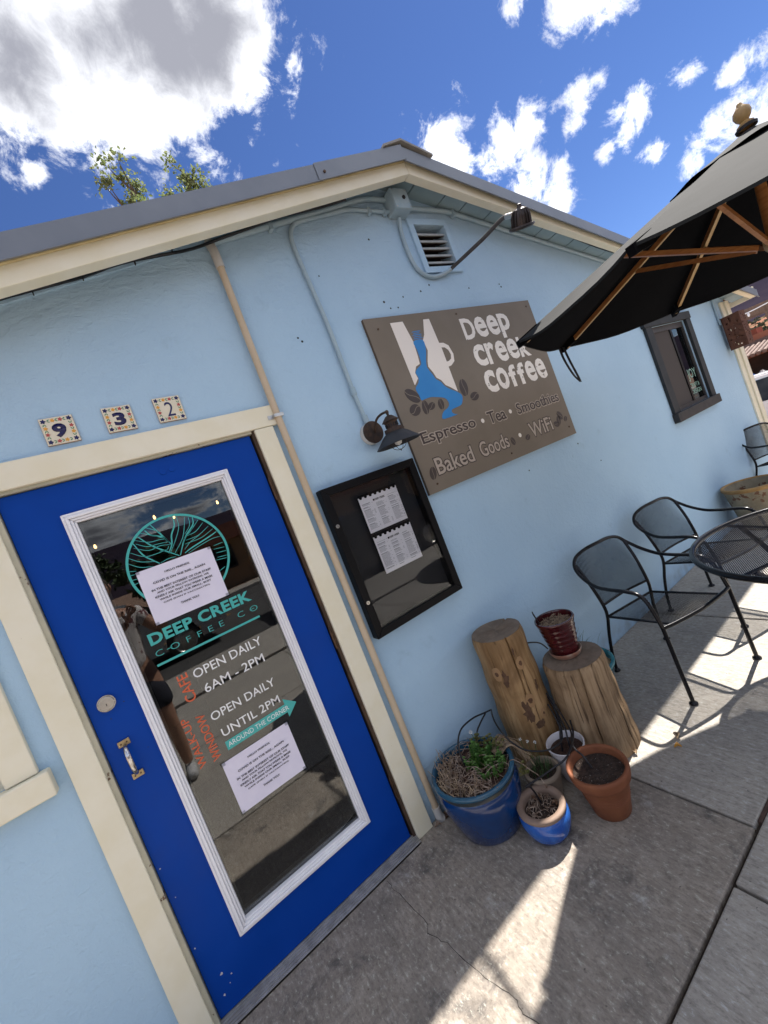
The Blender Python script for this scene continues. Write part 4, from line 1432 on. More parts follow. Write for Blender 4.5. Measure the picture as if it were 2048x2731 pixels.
jb = empty('junction_box', (2.225, 0, 3.135))
tag(jb, 'square blue painted junction box at the gable peak', 'junction box')
MB().box(-.062, .062, -.085, -.001, -.062, .062).build('body', MAT['pipeblue'], jb, bevel=.004)
MB().box(-.060, .060, -.091, -.0855, -.060, .060).build('cover', MAT['pipeblue'], jb, bevel=.003)
MB().disc((.020, -.091, .005), .011, n=16, t=.006).build('knockout_plug', MAT['ink'], jb)
for (x, z) in ((-.05, .05), (.05, .05), (.05, -.05), (-.05, -.05)):
    MB().disc((x, -.091, z), .004, n=8, t=.002).build('screw', MAT['steel'], jb)


def conduit(pts, r, mat, label, couplings=(), straps=(), n=6, cat='conduit'):
    o = Vector(pts[-1])
    t_ = empty('conduit', o)
    tag(t_, label, cat)
    P = spline([Vector(p) - o for p in pts], n)
    MB().tube(P, r, 10).build('pipe', mat, t_, smooth=60)
    for (p, d) in couplings:
        p, d = Vector(p) - o, Vector(d).normalized() * .02
        MB().tube([p - d, p + d], r * 1.35, 12).build('coupling', mat, t_, smooth=40)
    for p in straps:
        p = Vector(p) - o
        MB().box(p.x - .010, p.x + .010, p.y - r - .002, p.y + r, p.z - r - .012, p.z + r + .003).build('strap', mat, t_, bevel=.002)
    return t_


PB = MAT['pipeblue']
conduit([(2.165, -.02, 3.105), (2.021, -.016, 3.110), (1.878, -.016, 3.110), (1.700, -.016, 3.070), (1.56, -.016, 3.037), (1.505, -.016, 3.012), (1.468, -.016, 2.954), (1.463, -.016, 2.850), (1.476, -.016, 2.60), (1.481, -.016, 2.433), (1.479, -.016, 2.118), (1.486, -.018, 1.945)],
        .0112, PB, 'thin blue painted conduit running down to the bronze wall lamp', couplings=(((1.479, -.016, 2.118), (0, 0, 1)), ((1.487, -.018, 1.962), (0, 0, 1))), straps=((2.021, -.016, 3.110), (2.13, -.016, 3.107)))
conduit([(2.165, -.02, 3.178), (2.04, -.018, 3.180), (1.93, -.018, 3.158), (1.795, -.018, 3.118), (1.52, -.018, 3.044), (1.30, -.018, 2.984), (1.10, -.016, 2.930), (1.06, -.012, 2.922)],
        .0145, PB, 'thick blue painted conduit following the left eave to the junction box', straps=((1.37, -.018, 3.003),))
conduit([(2.285, -.03, 3.128), (2.42, -.020, 3.132), (2.559, -.016, 3.134), (2.662, -.016, 3.127), (2.80, -.016, 3.098), (3.10, -.016, 3.030), (3.664, -.016, 2.904), (4.293, -.016, 2.763), (5.2, -.016, 2.558), (6.4, -.016, 2.287)],
        .0145, PB, 'long blue painted conduit following the right eave', straps=((2.70, -.016, 3.118), (4.6, -.016, 2.693)))
conduit([(6.38, -.016, 2.31), (6.36, -.016, 2.2), (6.36, -.016, 2.05), (6.36, -.02, 1.95)], .012, PB, 'short blue conduit dropping to the rusty lantern')

# black cable clipped along the left eave
cb = empty('cable', (1.1, 0, 2.9))
tag(cb, 'black cable sagging along the left eave', 'cable')
cp = []
for i in range(26):
    x = -1.9 + i * .15
    cp.append((x - 1.1, -.055 + .008 * math.sin(i * 1.7), fl_(x) + .054 + .010 * math.sin(i * .9) + .004 * math.sin(i * 2.3) - 2.9))
MB().tube(spline(cp, 3), .0065, 6).build('wire', MAT['blackplastic'], cb, smooth=60)
for x in (.33, .50, .70, .86):
    MB().box(x - 1.1 - .002, x - 1.1 + .002, -.062, -.048, fl_(x) + .044 - 2.9, fl_(x) + .058 - 2.9).build('clip', MAT['ink'], cb)
cb2 = empty('cable', (4.0, 0, 2.8))
tag(cb2, 'thin black cable stapled across the right soffit planks', 'cable')
cp = [(x - 4.0, -.115 + .006 * math.sin(x * 5), wr(x) - .010 + .003 * math.sin(x * 7) - 2.8) for x in [3.05 + .12 * i for i in range(24)]]
MB().tube(spline(cp, 3), .004, 6).build('wire', MAT['blackplastic'], cb2, smooth=60)

# ---- tan drain pipe beside the door
dp = empty('drain_pipe', (1.05, 0, 0))
tag(dp, 'tan plastic drain pipe between the door casing and the menu case', 'pipe')
PY = -.030
D_ = lambda x, z, y=PY: (x - 1.05, y, z)
MB().tube([D_(1.046, 2.80), D_(1.041, 2.40), D_(1.037, 2.09), D_(1.037, 1.76), D_(1.038, 1.1), D_(1.040, .58), D_(1.046, .05)], .0165, 14).build('riser', MAT['pvc'], dp, smooth=60)
MB().tube(spline([D_(1.046, 2.79), D_(1.046, 2.845), D_(1.046, 2.885, -.024), D_(1.046, 2.925, -.008)], 5), .0205, 14).build('elbow', MAT['pvcw'], dp, smooth=60)
MB().tube([D_(1.046, 2.90, -.018), D_(1.046, 3.0, .005)], .0165, 14).build('upper_stub', MAT['pvcw'], dp, smooth=60)
MB().tube(spline([D_(1.0455, .075), D_(1.046, .035), D_(1.049, .014), D_(1.062, .0085)], 4), .0205, 14).build('foot_elbow', MAT['pvcw'], dp, smooth=60)
MB().box(-.036, .012, PY - .019, PY + .03, 2.072, 2.088).build('clamp', MAT['steel'], dp, bevel=.002)
MB().box(-.060, -.034, -.027, -.0245, 2.070, 2.090).build('clamp_ear', MAT['steel'], dp, bevel=.001)

# ---- rusty pierced lantern near the far corner
ln = empty('pierced_lantern', (6.42, 0, 1.82))
tag(ln, 'rusty pierced metal box lantern near the far corner of the wall', 'lantern')
MB().box(-.04, .04, -.030, -.019, -.10, .10).build('mount', PB, ln)
rd = random.Random(11)


def pierced(wd, hh, name, place, seed):
    rq = random.Random(seed)
    holes = []
    for k in range(26):
        for _ in range(20):
            x, z, r_ = rq.uniform(.02, wd - .02), rq.uniform(.025, hh - .025), rq.uniform(.006, .013)
            if all((x - h_[0]) ** 2 + (z - h_[1]) ** 2 > (r_ + h_[2] + .006) ** 2 for h_ in holes):
                holes.append((x, z, r_))
                break
    loops = [[(x + r_ * rq.uniform(.7, 1.2) * math.cos(a), z + r_ * rq.uniform(.7, 1.2) * math.sin(a)) for a in [2 * math.pi * k / 7 for k in range(7)]] for x, z, r_ in holes]
    m = MB().prism([(0, 0), (wd, 0), (wd, hh), (0, hh)], 0, .002, loops)
    o = m.build(name, MAT['rust'], ln)
    o.location, o.rotation_euler = place
    return o


pierced(.17, .37, 'side_panel', ((-.085, -.20, -.185), (0, 0, 0)), 1)
pierced(.15, .37, 'side_panel', ((-.085, -.048, -.185), (0, 0, R(-90))), 2)
pierced(.15, .37, 'side_panel', ((.085, -.048, -.185), (0, 0, R(-90))), 3)
MB().box(-.088, .088, -.202, -.03, .185, .190).build('top_plate', MAT['rust'], ln)
MB().box(-.06, .06, -.05, -.031, -.185, .185).build('back_plate', MAT['rust'], ln)

# ================================================================== pots and logs by the wall
def potlathe(m, prof, c=(0, 0, 0), n=48):
    return m.lathe(prof, n, c)


def soil(parent, r, z, mat, seed=0, dome=.012):
    rq = random.Random(seed)
    m = MB()
    nr, na = 7, 28
    m.v.append((0, 0, z + dome))
    for i in range(1, nr + 1):
        for k in range(na):
            a = 2 * math.pi * k / na
            q = r * i / nr
            m.v.append((q * math.cos(a), q * math.sin(a), z + dome * (1 - (i / nr) ** 2) + rq.uniform(-.004, .004) * (i < nr)))
    for k in range(na):
        m.f.append((0, 1 + k, 1 + (k + 1) % na))
    for i in range(nr - 1):
        for k in range(na):
            l = (k + 1) % na
            a, b = 1 + i * na, 1 + (i + 1) * na
            m.f.append((a + k, b + k, b + l, a + l))
    return m.build('soil', mat, parent, smooth=80)


def blade(m, p0, p1, p2, wd):
    P = spline([p0, p1, p2], 4)
    k0 = len(m.v)
    for i, p in enumerate(P):
        t = i / (len(P) - 1)
        d = (P[min(i + 1, len(P) - 1)] - P[max(i - 1, 0)]).normalized()
        sd = d.cross(Vector((.31, .2, .93))).normalized() * wd * (1 - t ** 2 * .9)
        m.v += [tuple(p - sd), tuple(p + sd)]
        if i:
            k = k0 + 2 * i
            m.f.append((k - 2, k, k + 1, k - 1))


def leafq(m, p, d, up, l, wd):
    """a small folded leaf of four triangles"""
    d = Vector(d).normalized()
    sd = d.cross(Vector(up))
    if sd.length < 1e-4:
        sd = d.orthogonal()
    sd = sd.normalized() * wd
    nn = sd.cross(d).normalized() * wd * .35
    p = Vector(p)
    m.add([p, p + d * l * .5 + sd + nn, p + d * l, p + d * l * .5 - sd + nn, p + d * l * .5], [(0, 1, 4), (1, 2, 4), (2, 3, 4), (3, 0, 4)])


# ---- big deep blue pot
bp = empty('flower_pot', (1.201, -.231, 0))
tag(bp, 'large deep blue glazed pot of dry stems and green succulent leaves', 'flower pot', 'pots by the logs')
H = .268
prof = [(.001, 0), (.140, 0), (.148, .010), (.166, .070), (.184, .135), (.192, .185), (.190, .212), (.183, .226)]
MB().lathe(prof, 56).build('body', MAT['potblue'], bp, smooth=50)
MB().lathe([(.1835, .225), (.182, .238), (.1865, .246)], 56).build('band', MAT['potband'], bp, smooth=50)
MB().lathe([(.1865, .2455), (.194, .250), (.1965, .258), (.194, .266), (.186, .269), (.177, .266), (.173, .255), (.172, .215), (.165, .16)], 56).build('rim', MAT['potrim'], bp, smooth=60)
soil(bp, .171, .232, MAT['chips'], 1)
rq = random.Random(17)
st = MB()
for k in range(210):
    a, q = rq.uniform(0, 6.283), .165 * math.sqrt(rq.random())
    x, y = q * math.cos(a), q * math.sin(a)
    if x > .03 and rq.random() < .55:
        continue
    d = rq.uniform(0, 6.283)
    l = rq.uniform(.04, .13)
    z0 = .236
    p0 = Vector((x, y, z0))
    p2 = p0 + Vector((l * math.cos(d), l * math.sin(d), rq.uniform(-.004, .035)))
    p1 = (p0 + p2) / 2 + Vector((rq.uniform(-.03, .03), rq.uniform(-.03, .03), rq.uniform(.008, .04)))
    for pp in (p1, p2):
        rr_ = math.hypot(pp.x, pp.y)
        if rr_ > .185 and rq.random() < .8:
            pp.x *= .175 / rr_
            pp.y *= .175 / rr_
    st.tube(spline([p0, p1, p2], 4), [.0015 * rq.uniform(.6, 1.3)] * 9, 4, caps=False)
o = st.build('dry_stems', MAT['straw2'], bp)
o['kind'] = 'stuff'
st = MB()
for k in range(110):                                  # upright straw at the back rim
    a = rq.uniform(1.5, 4.1)
    q = rq.uniform(.11, .168)
    p0 = Vector((q * math.cos(a), q * math.sin(a), .236))
    d = rq.uniform(0, 6.28)
    p2 = p0 + Vector((.03 * math.cos(d), .03 * math.sin(d), rq.uniform(.03, .075)))
    p1 = (p0 + p2) / 2 + Vector((rq.uniform(-.014, .014), rq.uniform(-.014, .014), .006))
    st.tube(spline([p0, p1, p2], 3), [.0012] * 7, 4, caps=False)
for k in range(46):                                   # a hank spilling over the right rim
    a = rq.uniform(-.55, .05)
    p0 = Vector((.13 * math.cos(a), .13 * math.sin(a), .246))
    p1 = Vector((.195 * math.cos(a), .195 * math.sin(a), .277 + rq.uniform(-.003, .010)))
    p2 = Vector(((.235 + rq.uniform(-.01, .02)) * math.cos(a + .05), (.235) * math.sin(a), .245 + rq.uniform(-.03, .01)))
    p3 = p2 + Vector((rq.uniform(-.01, .03), rq.uniform(-.05, .0), rq.uniform(-.07, -.02)))
    st.tube(spline([p0, p1, p2, p3], 4), [.0014] * 13, 4, caps=False)
o = st.build('dry_straw', MAT['straw'], bp)
o['kind'] = 'stuff'
# one long runner hanging down the front
run = spline([(.10, -.12, .245), (.118, -.150, .274), (.132, -.185, .262), (.152, -.207, .222), (.172, -.214, .190), (.176, -.228, .160), (.168, -.246, .146), (.180, -.236, .138), (.176, -.224, .126)], 5)
MB().tube(run, .0017, 5).build('runner', MAT['straw2'], bp, smooth=60)
gl_ = MB()


def rosette_stem(m, base, top, n, ll, rq):
    base, top = Vector(base), Vector(top)
    for k in range(n):
        t = k / (n - 1)
        p = base.lerp(top, t)
        for j in range(4):
            a = k * 1.1 + j * math.pi / 2 + rq.uniform(-.3, .3)
            leafq(m, p, (math.cos(a), math.sin(a), .55 + .5 * t), (0, 0, 1), ll * (1.1 - .45 * t) * rq.uniform(.8, 1.2), ll * .34)


for k in range(70):
    a, q = rq.uniform(0, 6.283), .088 * math.sqrt(rq.random())
    x, y = .062 + q * math.cos(a) * 1.0, -.035 + q * math.sin(a) * 1.1
    h_ = rq.uniform(.018, .05)
    rosette_stem(gl_, (x, y, .238), (x + rq.uniform(-.01, .01), y + rq.uniform(-.01, .01), .238 + h_), 4, .017, rq)
for (x, y, h_) in ((.045, .0, .105), (.056, .012, .095), (.036, .012, .09), (.062, -.004, .08), (.03, -.02, .06), (.09, -.03, .055), (.075, .03, .06), (.05, -.06, .05)):
    rosette_stem(gl_, (x, y, .238), (x + .004, y, .238 + h_), 9, .022, rq)
o = gl_.build('succulent_leaves', MAT['leafg'], bp)
o['kind'] = 'stuff'
go = MB()
for (x, y, z) in ((.150, .045, .262), (.165, .020, .268), (.150, -.010, .262), (.118, .085, .262), (.135, .10, .268), (.165, -.06, .268), (.175, -.012, .256), (.140, -.175, .225)):
    for k in range(3):
        rosette_stem(go, (x + rq.uniform(-.012, .012), y + rq.uniform(-.012, .012), z - .02), (x + rq.uniform(-.015, .015), y + rq.uniform(-.015, .015), z + .02), 3, .021, rq)
o = go.build('olive_leaves', MAT['leafo'], bp)
o['kind'] = 'stuff'
# slender flower stalk with a white head
MB().tube(spline([(.085, .02, .24), (.088, .03, .30), (.082, .035, .365)], 4), .0016, 5).build('flower_stalk', MAT['grass'], bp)
fh = MB()
for k in range(26):
    d = Vector((rq.gauss(0, 1), rq.gauss(0, 1), rq.gauss(0, 1))).normalized()
    leafq(fh, Vector((.082, .035, .368)) + d * .003, d, (0, 0, 1), .007, .003)
fh.build('flower_head', MAT['flower'], bp)

# ---- small royal blue pot with a bare clay rim
sb = empty('flower_pot', (1.304, -.482, 0))
tag(sb, 'small royal blue pot with a wide bare clay rim', 'flower pot', 'pots by the logs')
MB().lathe([(.001, 0), (.066, 0), (.078, .006), (.094, .030), (.104, .062), (.106, .082), (.102, .100), (.097, .108)], 48).build('body', MAT['potblue2'], sb, smooth=60)
MB().lathe([(.0975, .1075), (.1015, .112), (.102, .121), (.099, .1265), (.092, .128), (.078, .1265), (.074, .120), (.073, .100), (.070, .07)], 48).build('rim', MAT['clayrim'], sb, smooth=60)
soil(sb, .0725, .098, MAT['soil'], 3, .004)
dr = MB()
for k in range(60):
    a, q = rq.uniform(0, 6.283), .06 * math.sqrt(rq.random())
    p0 = Vector((q * math.cos(a), q * math.sin(a), .101))
    d = rq.uniform(0, 6.283)
    p2 = p0 + Vector((.03 * math.cos(d), .03 * math.sin(d), rq.uniform(0, .016)))
    for pp in (p2,):
        rr_ = math.hypot(pp.x, pp.y)
        if rr_ > .066:
            pp.x *= .066 / rr_
            pp.y *= .066 / rr_
    dr.tube(spline([p0, (p0 + p2) / 2 + Vector((rq.uniform(-.012, .012), rq.uniform(-.012, .012), .012)), p2], 3), [.0012] * 7, 4, caps=False)
o = dr.build('dry_stems', MAT['straw2'], sb)
o['kind'] = 'stuff'
lf = MB()
for (x, y, a, l) in ((.015, .02, .6, .035), (.03, -.03, -.4, .03), (.035, -.05, .2, .022), (.01, .035, 1.4, .03)):
    leafq(lf, (x, y, .112), (math.cos(a), math.sin(a), .25), (0, 0, 1), l, l * .3)
lf.build('dead_leaves', MAT['bark'], sb)

# ---- terracotta pot
tp = empty('flower_pot', (1.537, -.628, 0))
tag(tp, 'plain terracotta pot of bare dark soil on the sunny side of the group', 'flower pot', 'pots by the logs')
MB().lathe([(.001, 0), (.070, 0), (.075, .005), (.088, .066), (.101, .128), (.107, .150)], 52).build('body', MAT['clay'], tp, smooth=60)
MB().lathe([(.107, .149), (.116, .152), (.120, .165), (.1235, .188), (.123, .199), (.118, .203), (.110, .202), (.106, .194), (.103, .160), (.098, .130)], 52).build('rim', MAT['clay'], tp, smooth=60)
for k, z in enumerate((.078, .087, .096, .105)):
    r_ = .088 + (z - .066) * (.013 / .062)
    MB().lathe([(r_ - .001, z - .0025), (r_ + .0012, z), (r_ - .001, z + .0025)], 52).build('thumb_line', MAT['clay'], tp, smooth=60)
soil(tp, .1035, .168, MAT['soil'], 5, .016)

# ---- white pot, tan pot
wp = empty('flower_pot', (1.614, -.414, 0))
tag(wp, 'white glazed pot of bark chips between the two logs', 'flower pot', 'pots by the logs')
MB().lathe([(.001, 0), (.055, 0), (.058, .006), (.072, .080), (.082, .140), (.087, .163), (.088, .168), (.084, .170), (.080, .165), (.077, .140), (.072, .110)], 44).build('body', MAT['potwhite'], wp, smooth=60)
soil(wp, .0765, .138, MAT['chips'], 6, .006)
tn = empty('flower_pot', (1.450, -.386, 0))
tag(tn, 'tan clay pot of thin grass between the deep blue and white pots', 'flower pot', 'pots by the logs')
MB().lathe([(.001, 0), (.052, 0), (.056, .006), (.068, .060), (.077, .110), (.080, .118)], 44).build('body', MAT['pottan'], tn, smooth=60)
MB().lathe([(.080, .117), (.084, .121), (.0845, .134), (.081, .139), (.070, .139), (.066, .132), (.065, .10)], 44).build('rim', MAT['pottan'], tn, smooth=60)
soil(tn, .0655, .112, MAT['soil'], 7, .004)
gr = MB()
for k in range(70):
    a, q = rq.uniform(0, 6.283), .055 * math.sqrt(rq.random())
    p0 = Vector((q * math.cos(a), q * math.sin(a), .114))
    d = rq.uniform(0, 6.283)
    l = rq.uniform(.03, .13)
    p2 = p0 + Vector((.45 * l * math.cos(d), .45 * l * math.sin(d), l * rq.uniform(.3, 1.0)))
    blade(gr, p0, (p0 + p2) / 2 + Vector((0, 0, l * .25)), p2, .0014)
o = gr.build('grass_blades', MAT['grass'], tn)
o['kind'] = 'stuff'
for (x, y, zt) in ((-.03, .03, .295), (.004, .03, .262), (.035, .02, .24)):
    MB().tube(spline([(x * .5, y * .5, .114), (x * .8, y, .20), (x, y, zt)], 4), .0011, 4).build('flower_stalk', MAT['grass'], tn)
    fh = MB()
    for k in range(16):
        d = Vector((rq.gauss(0, 1), rq.gauss(0, 1), rq.gauss(0, 1))).normalized()
        leafq(fh, Vector((x, y, zt)) + d * .002, d, (0, 0, 1), .006, .0026)
    fh.build('flower_head', MAT['flower'], tn)

# ---- teal pot behind the short log
te = empty('flower_pot', (2.135, -.205, 0))
tag(te, 'wide teal glazed pot tucked behind the short log', 'flower pot', 'pots by the logs')
MB().lathe([(.001, 0), (.115, 0), (.120, .008), (.140, .09), (.160, .18), (.170, .225)], 52).build('body', MAT['potteal'], te, smooth=60)
MB().lathe([(.170, .224), (.180, .230), (.183, .240), (.180, .249), (.172, .252), (.164, .248), (.160, .235), (.155, .17)], 52).build('rim', nmat('teal_rim', (0.018, 0.16, 0.20), (0.03, 0.22, 0.26), 9, rough=.25), te, smooth=60)
soil(te, .158, .215, nmat('dry_sand_soil', (0.24, 0.17, 0.09), (0.30, 0.22, 0.13), 60, rough=.95, bump=.6), 8, .01)
gr = MB()
for k in range(26):
    a, q = rq.uniform(-.5, 1.2), rq.uniform(.03, .12)
    p0 = Vector((q * math.cos(a), q * math.sin(a), .22))
    d = rq.uniform(-.9, .9)
    l = rq.uniform(.08, .19)
    p2 = p0 + Vector((.8 * l * math.cos(d), .8 * l * math.sin(d), l * rq.uniform(.35, .9)))
    blade(gr, p0, (p0 + p2) / 2 + Vector((0, 0, l * .22)), p2, .0018)
o = gr.build('grass_blades', MAT['grass'], te)
o['kind'] = 'stuff'

# ---- the two logs
def log(name_loc, prof, mat, label, seed, notches, knots=(), scars=(), wob=.02, ripple=0):
    t_ = empty('log_stump', name_loc)
    tag(t_, label, 'log', 'logs standing by the wall')
    rq = random.Random(seed)
    m = MB()
    n = 300
    ph = [rq.uniform(0, 6.28) for _ in range(6)]
    ring = []
    for (r_, z) in prof:
        row = []
        for k in range(n):
            a = 2 * math.pi * k / n
            q = r_ * (1 + wob * (.6 * math.sin(2 * a + ph[0]) + .5 * math.sin(3 * a + ph[1] + z * 1.5) + .12 * math.sin(7 * a + ph[2] + z * 2)) + .0022 * math.sin(23 * a + ph[3] + 4 * z))
            for (na, wd, dp, zz0) in notches:
                da = abs((a - na - .06 * math.sin(6 * z + na) + math.pi) % (2 * math.pi) - math.pi)
                if da < wd and z >= zz0:
                    q -= dp * (1 - da / wd)
            row.append((q * math.cos(a), q * math.sin(a), z))
        ring.append(row)
    for row in ring:
        m.v += row
    for i in range(len(prof) - 1):
        for k in range(n):
            l = (k + 1) % n
            m.f.append((i * n + k, i * n + l, (i + 1) * n + l, (i + 1) * n + k))
    m.build('trunk', mat, t_, smooth=70)
    top = ring[-1]
    e = MB()
    zt = prof[-1][1]
    e.v.append((0, 0, zt + .001))
    for f_ in (.3, .6, .85, .99):
        e.v += [(x * f_, y * f_, zt + rq.uniform(-.0015, .0015) * (f_ < .9)) for x, y, z in top]
    for k in range(n):
        e.f.append((0, 1 + k, 1 + (k + 1) % n))
    for i in range(3):
        for k in range(n):
            l = (k + 1) % n
            e.f.append((1 + i * n + k, 1 + (i + 1) * n + k, 1 + (i + 1) * n + l, 1 + i * n + l))
    e.build('end_grain', MAT['logend'], t_, smooth=70)

    def radius_at(a, z):
        for (r0, z0), (r1, z1) in zip(prof[:-1], prof[1:]):
            if z0 <= z <= z1:
                return r0 + (r1 - r0) * (z - z0) / (z1 - z0)
        return prof[-1][0]

    def patch(name, mt, a, z, ra, rz, lift, seed2, jag=.25):
        r2 = random.Random(seed2)
        mm = MB()
        nn_ = 18
        c = radius_at(a, z) * (1 + wob * .4) + lift
        mm.v.append(((c + .004) * math.cos(a), (c + .004) * math.sin(a), z))
        for k in range(nn_):
            b_ = 2 * math.pi * k / nn_
            j = 1 + r2.uniform(-jag, jag)
            aa = a + ra * j * math.cos(b_) / c
            z2 = z + rz * j * math.sin(b_)
            cc = radius_at(aa, z2) * (1 + wob * (.6 * math.sin(2 * aa + ph[0]) + .5 * math.sin(3 * aa + ph[1] + z2 * 1.5) + .25 * math.sin(7 * aa + ph[2] + z2 * 2))) + .0015
            mm.v.append((cc * math.cos(aa), cc * math.sin(aa), z2))
        for k in range(nn_):
            mm.f.append((0, 1 + k, 1 + (k + 1) % nn_))
        mm.build(name, mt, t_, smooth=70)
    for i, (a, z, s_) in enumerate(knots):
        patch('knot_ring', MAT['knotring'], a, z, .020 * s_, .030 * s_, .002, seed + i, .08)
        patch('knot', MAT['knot'], a, z, .012 * s_, .017 * s_, .005, seed + i + 50, .12)
    for i, (a, z, ra, rz) in enumerate(scars):
        patch('bark_scar', MAT['bark'], a, z, ra, rz, .001, seed + i + 100, .45)
    return t_


VA = math.atan2(CAM.y + .165, CAM.x - 1.665)          # the side that faces the path
pr1 = [(.134 + .010 * (1 - i / 24) + .003 * math.sin(i * .9), .69 * i / 24) for i in range(25)]
pr1[-1] = (pr1[-1][0] - .004, .69)
log((1.668, -.166, 0), pr1, MAT['log1'], 'taller honey coloured log with dark knots against the wall', 31,
    [(VA + .18, .030, .016, .30), (VA + 2.6, .06, .045, .60), (VA - .6, .02, .010, .0)],
    knots=((VA - .55, .520, 1.25), (VA + .42, .545, 1.15), (VA + .26, .355, 1.2), (VA + .55, .27, .7)),
    scars=((VA - .28, .490, .018, .042), (VA + .04, .300, .020, .050), (VA + .33, .225, .022, .022), (VA + .72, .400, .010, .028), (VA + .30, .615, .006, .022)))
VB = math.atan2(CAM.y + .395, CAM.x - 1.878)
pr2 = [(.148 + .026 * (1 - i / 20) ** 1.3 + .002 * math.sin(i * 1.1), .465 * i / 20) for i in range(21)]
pr2[-1] = (pr2[-1][0] - .006, .465)
log((1.878, -.395, 0), pr2, MAT['log2'], 'shorter thick grey brown log under the red pot', 47,
    [(VB + .05, .016, .016, .10), (VB - .42, .020, .012, .05), (VB + .55, .014, .009, .12), (VB + .95, .016, .010, .0)],
    wob=.024)

# ---- red pot on its saucer, on the short log
LX, LY, LZ = 1.890, -.362, .4665
sa = empty('plant_saucer', (LX, LY, LZ))
tag(sa, 'pale clay saucer under the red pot', 'saucer')
MB().lathe([(.001, 0), (.068, 0), (.072, .004), (.079, .020), (.081, .026), (.078, .028), (.073, .022), (.067, .006), (.001, .005)], 44).build('dish', MAT['saucer'], sa, smooth=50)
rp = empty('flower_pot', (LX, LY, LZ + .0055))
tag(rp, 'ribbed dark red glazed pot of dry straw standing on the short log', 'flower pot', 'pots by the logs')
prr = [(.001, 0), (.058, 0), (.062, .004)]
for k in range(29):
    z = .006 + k * .0060
    prr.append((.0635 + .030 * (k / 28) ** .9 + .0014 * math.sin(k * 1.45), z))
prr += [(.0975, .179), (.0990, .187), (.0960, .193), (.0900, .192), (.0870, .183), (.0850, .150), (.080, .12)]
MB().lathe(prr, 52).build('body', MAT['potred'], rp, smooth=60)
soil(rp, .0845, .160, MAT['chips'], 9, .004)
st = MB()
for k in range(150):
    a, q = rq.uniform(0, 6.283), .075 * math.sqrt(rq.random())
    p0 = Vector((q * math.cos(a), q * math.sin(a), .164))
    d = rq.uniform(0, 6.283)
    p2 = p0 + Vector((.04 * math.cos(d), .04 * math.sin(d), rq.uniform(-.002, .016)))
    rr_ = math.hypot(p2.x, p2.y)
    if rr_ > .08:
        p2.x *= .08 / rr_
        p2.y *= .08 / rr_
    st.tube([p0, (p0 + p2) / 2 + Vector((0, 0, .006)), p2], .0010, 4, caps=False)
for k in range(9):
    a = rq.uniform(2.4, 4.6)
    p0 = Vector((.03 * math.cos(a), .03 * math.sin(a), .164))
    st.tube([p0, p0 + Vector((.03 * math.cos(a) + rq.uniform(-.02, .02), .02 * math.sin(a), rq.uniform(.02, .05)))], .0011, 4, caps=False)
o = st.build('dry_straw', MAT['straw'], rp)
o['kind'] = 'stuff'
# a small black drip stake stuck in the pot
sk = MB().tube([(-.045, .055, .158), (-.058, .066, .235)], .004, 6)
sk.tube([(-.056, .064, .225), (-.066, .060, .246)], .003, 6)
sk.tube([(-.056, .064, .225), (-.052, .074, .246)], .003, 6)
sk.build('drip_stake', MAT['blackplastic'], rp)

# ---- black irrigation tubing between the pots
def hose(pts, label, r=.0042):
    o = Vector(pts[0])
    t_ = empty('drip_tube', o)
    tag(t_, label, 'drip tube', 'black drip tubes among the pots')
    MB().tube(spline([Vector(p) - o for p in pts], 8), r, 7).build('tube', MAT['blackplastic'], t_, smooth=60)


hose([(1.188, -.205, .250), (1.190, -.190, .300), (1.214, -.170, .350), (1.285, -.120, .357), (1.391, -.080, .332), (1.480, -.062, .300), (1.519, -.080, .300)], 'black drip tube arching from the deep blue pot to behind the tall log')
hose([(1.355, -.105, .235), (1.385, -.085, .262), (1.432, -.070, .276), (1.490, -.060, .292)], 'short black drip tube branching off the arch above the deep blue pot')
hose([(1.519, -.080, .300), (1.458, -.160, .327), (1.420, -.220, .324), (1.403, -.270, .304), (1.405, -.310, .271), (1.428, -.360, .236), (1.485, -.400, .208), (1.535, -.430, .206), (1.598, -.425, .206), (1.664, -.375, .235), (1.722, -.305, .285), (1.735, -.27, .33)], 'black drip tube looping in front of the tall log')
hose([(1.318, -.470, .105), (1.312, -.468, .150), (1.300, -.464, .192), (1.285, -.460, .206)], 'stub of black drip tube feeding the small royal blue pot')
hose([(1.280, -.460, .208), (1.378, -.470, .193), (1.440, -.488, .196), (1.496, -.510, .206), (1.560, -.500, .214), (1.630, -.470, .222), (1.690, -.42, .235)], 'black drip tube lying across the tan pot rim')
hose([(1.520, -.615, .190), (1.522, -.590, .232), (1.535, -.545, .240), (1.575, -.500, .232), (1.640, -.450, .228), (1.700, -.36, .27), (1.73, -.29, .32)], 'black drip tube running over the terracotta pot rim')
hose([(1.612, -.435, .142), (1.622, -.432, .190), (1.650, -.410, .222), (1.700, -.34, .262), (1.735, -.28, .31)], 'black drip tube rising out of the white pot')
hose([(1.585, -.410, .142), (1.600, -.410, .195), (1.645, -.385, .230), (1.695, -.31, .285)], 'second black drip tube rising out of the white pot')
hose([(1.80, -.14, .40), (1.835, -.11, .460), (1.884, -.100, .482), (1.942, -.100, .462), (2.000, -.100, .424), (2.038, -.100, .370)], 'black drip tube arching behind the red pot')

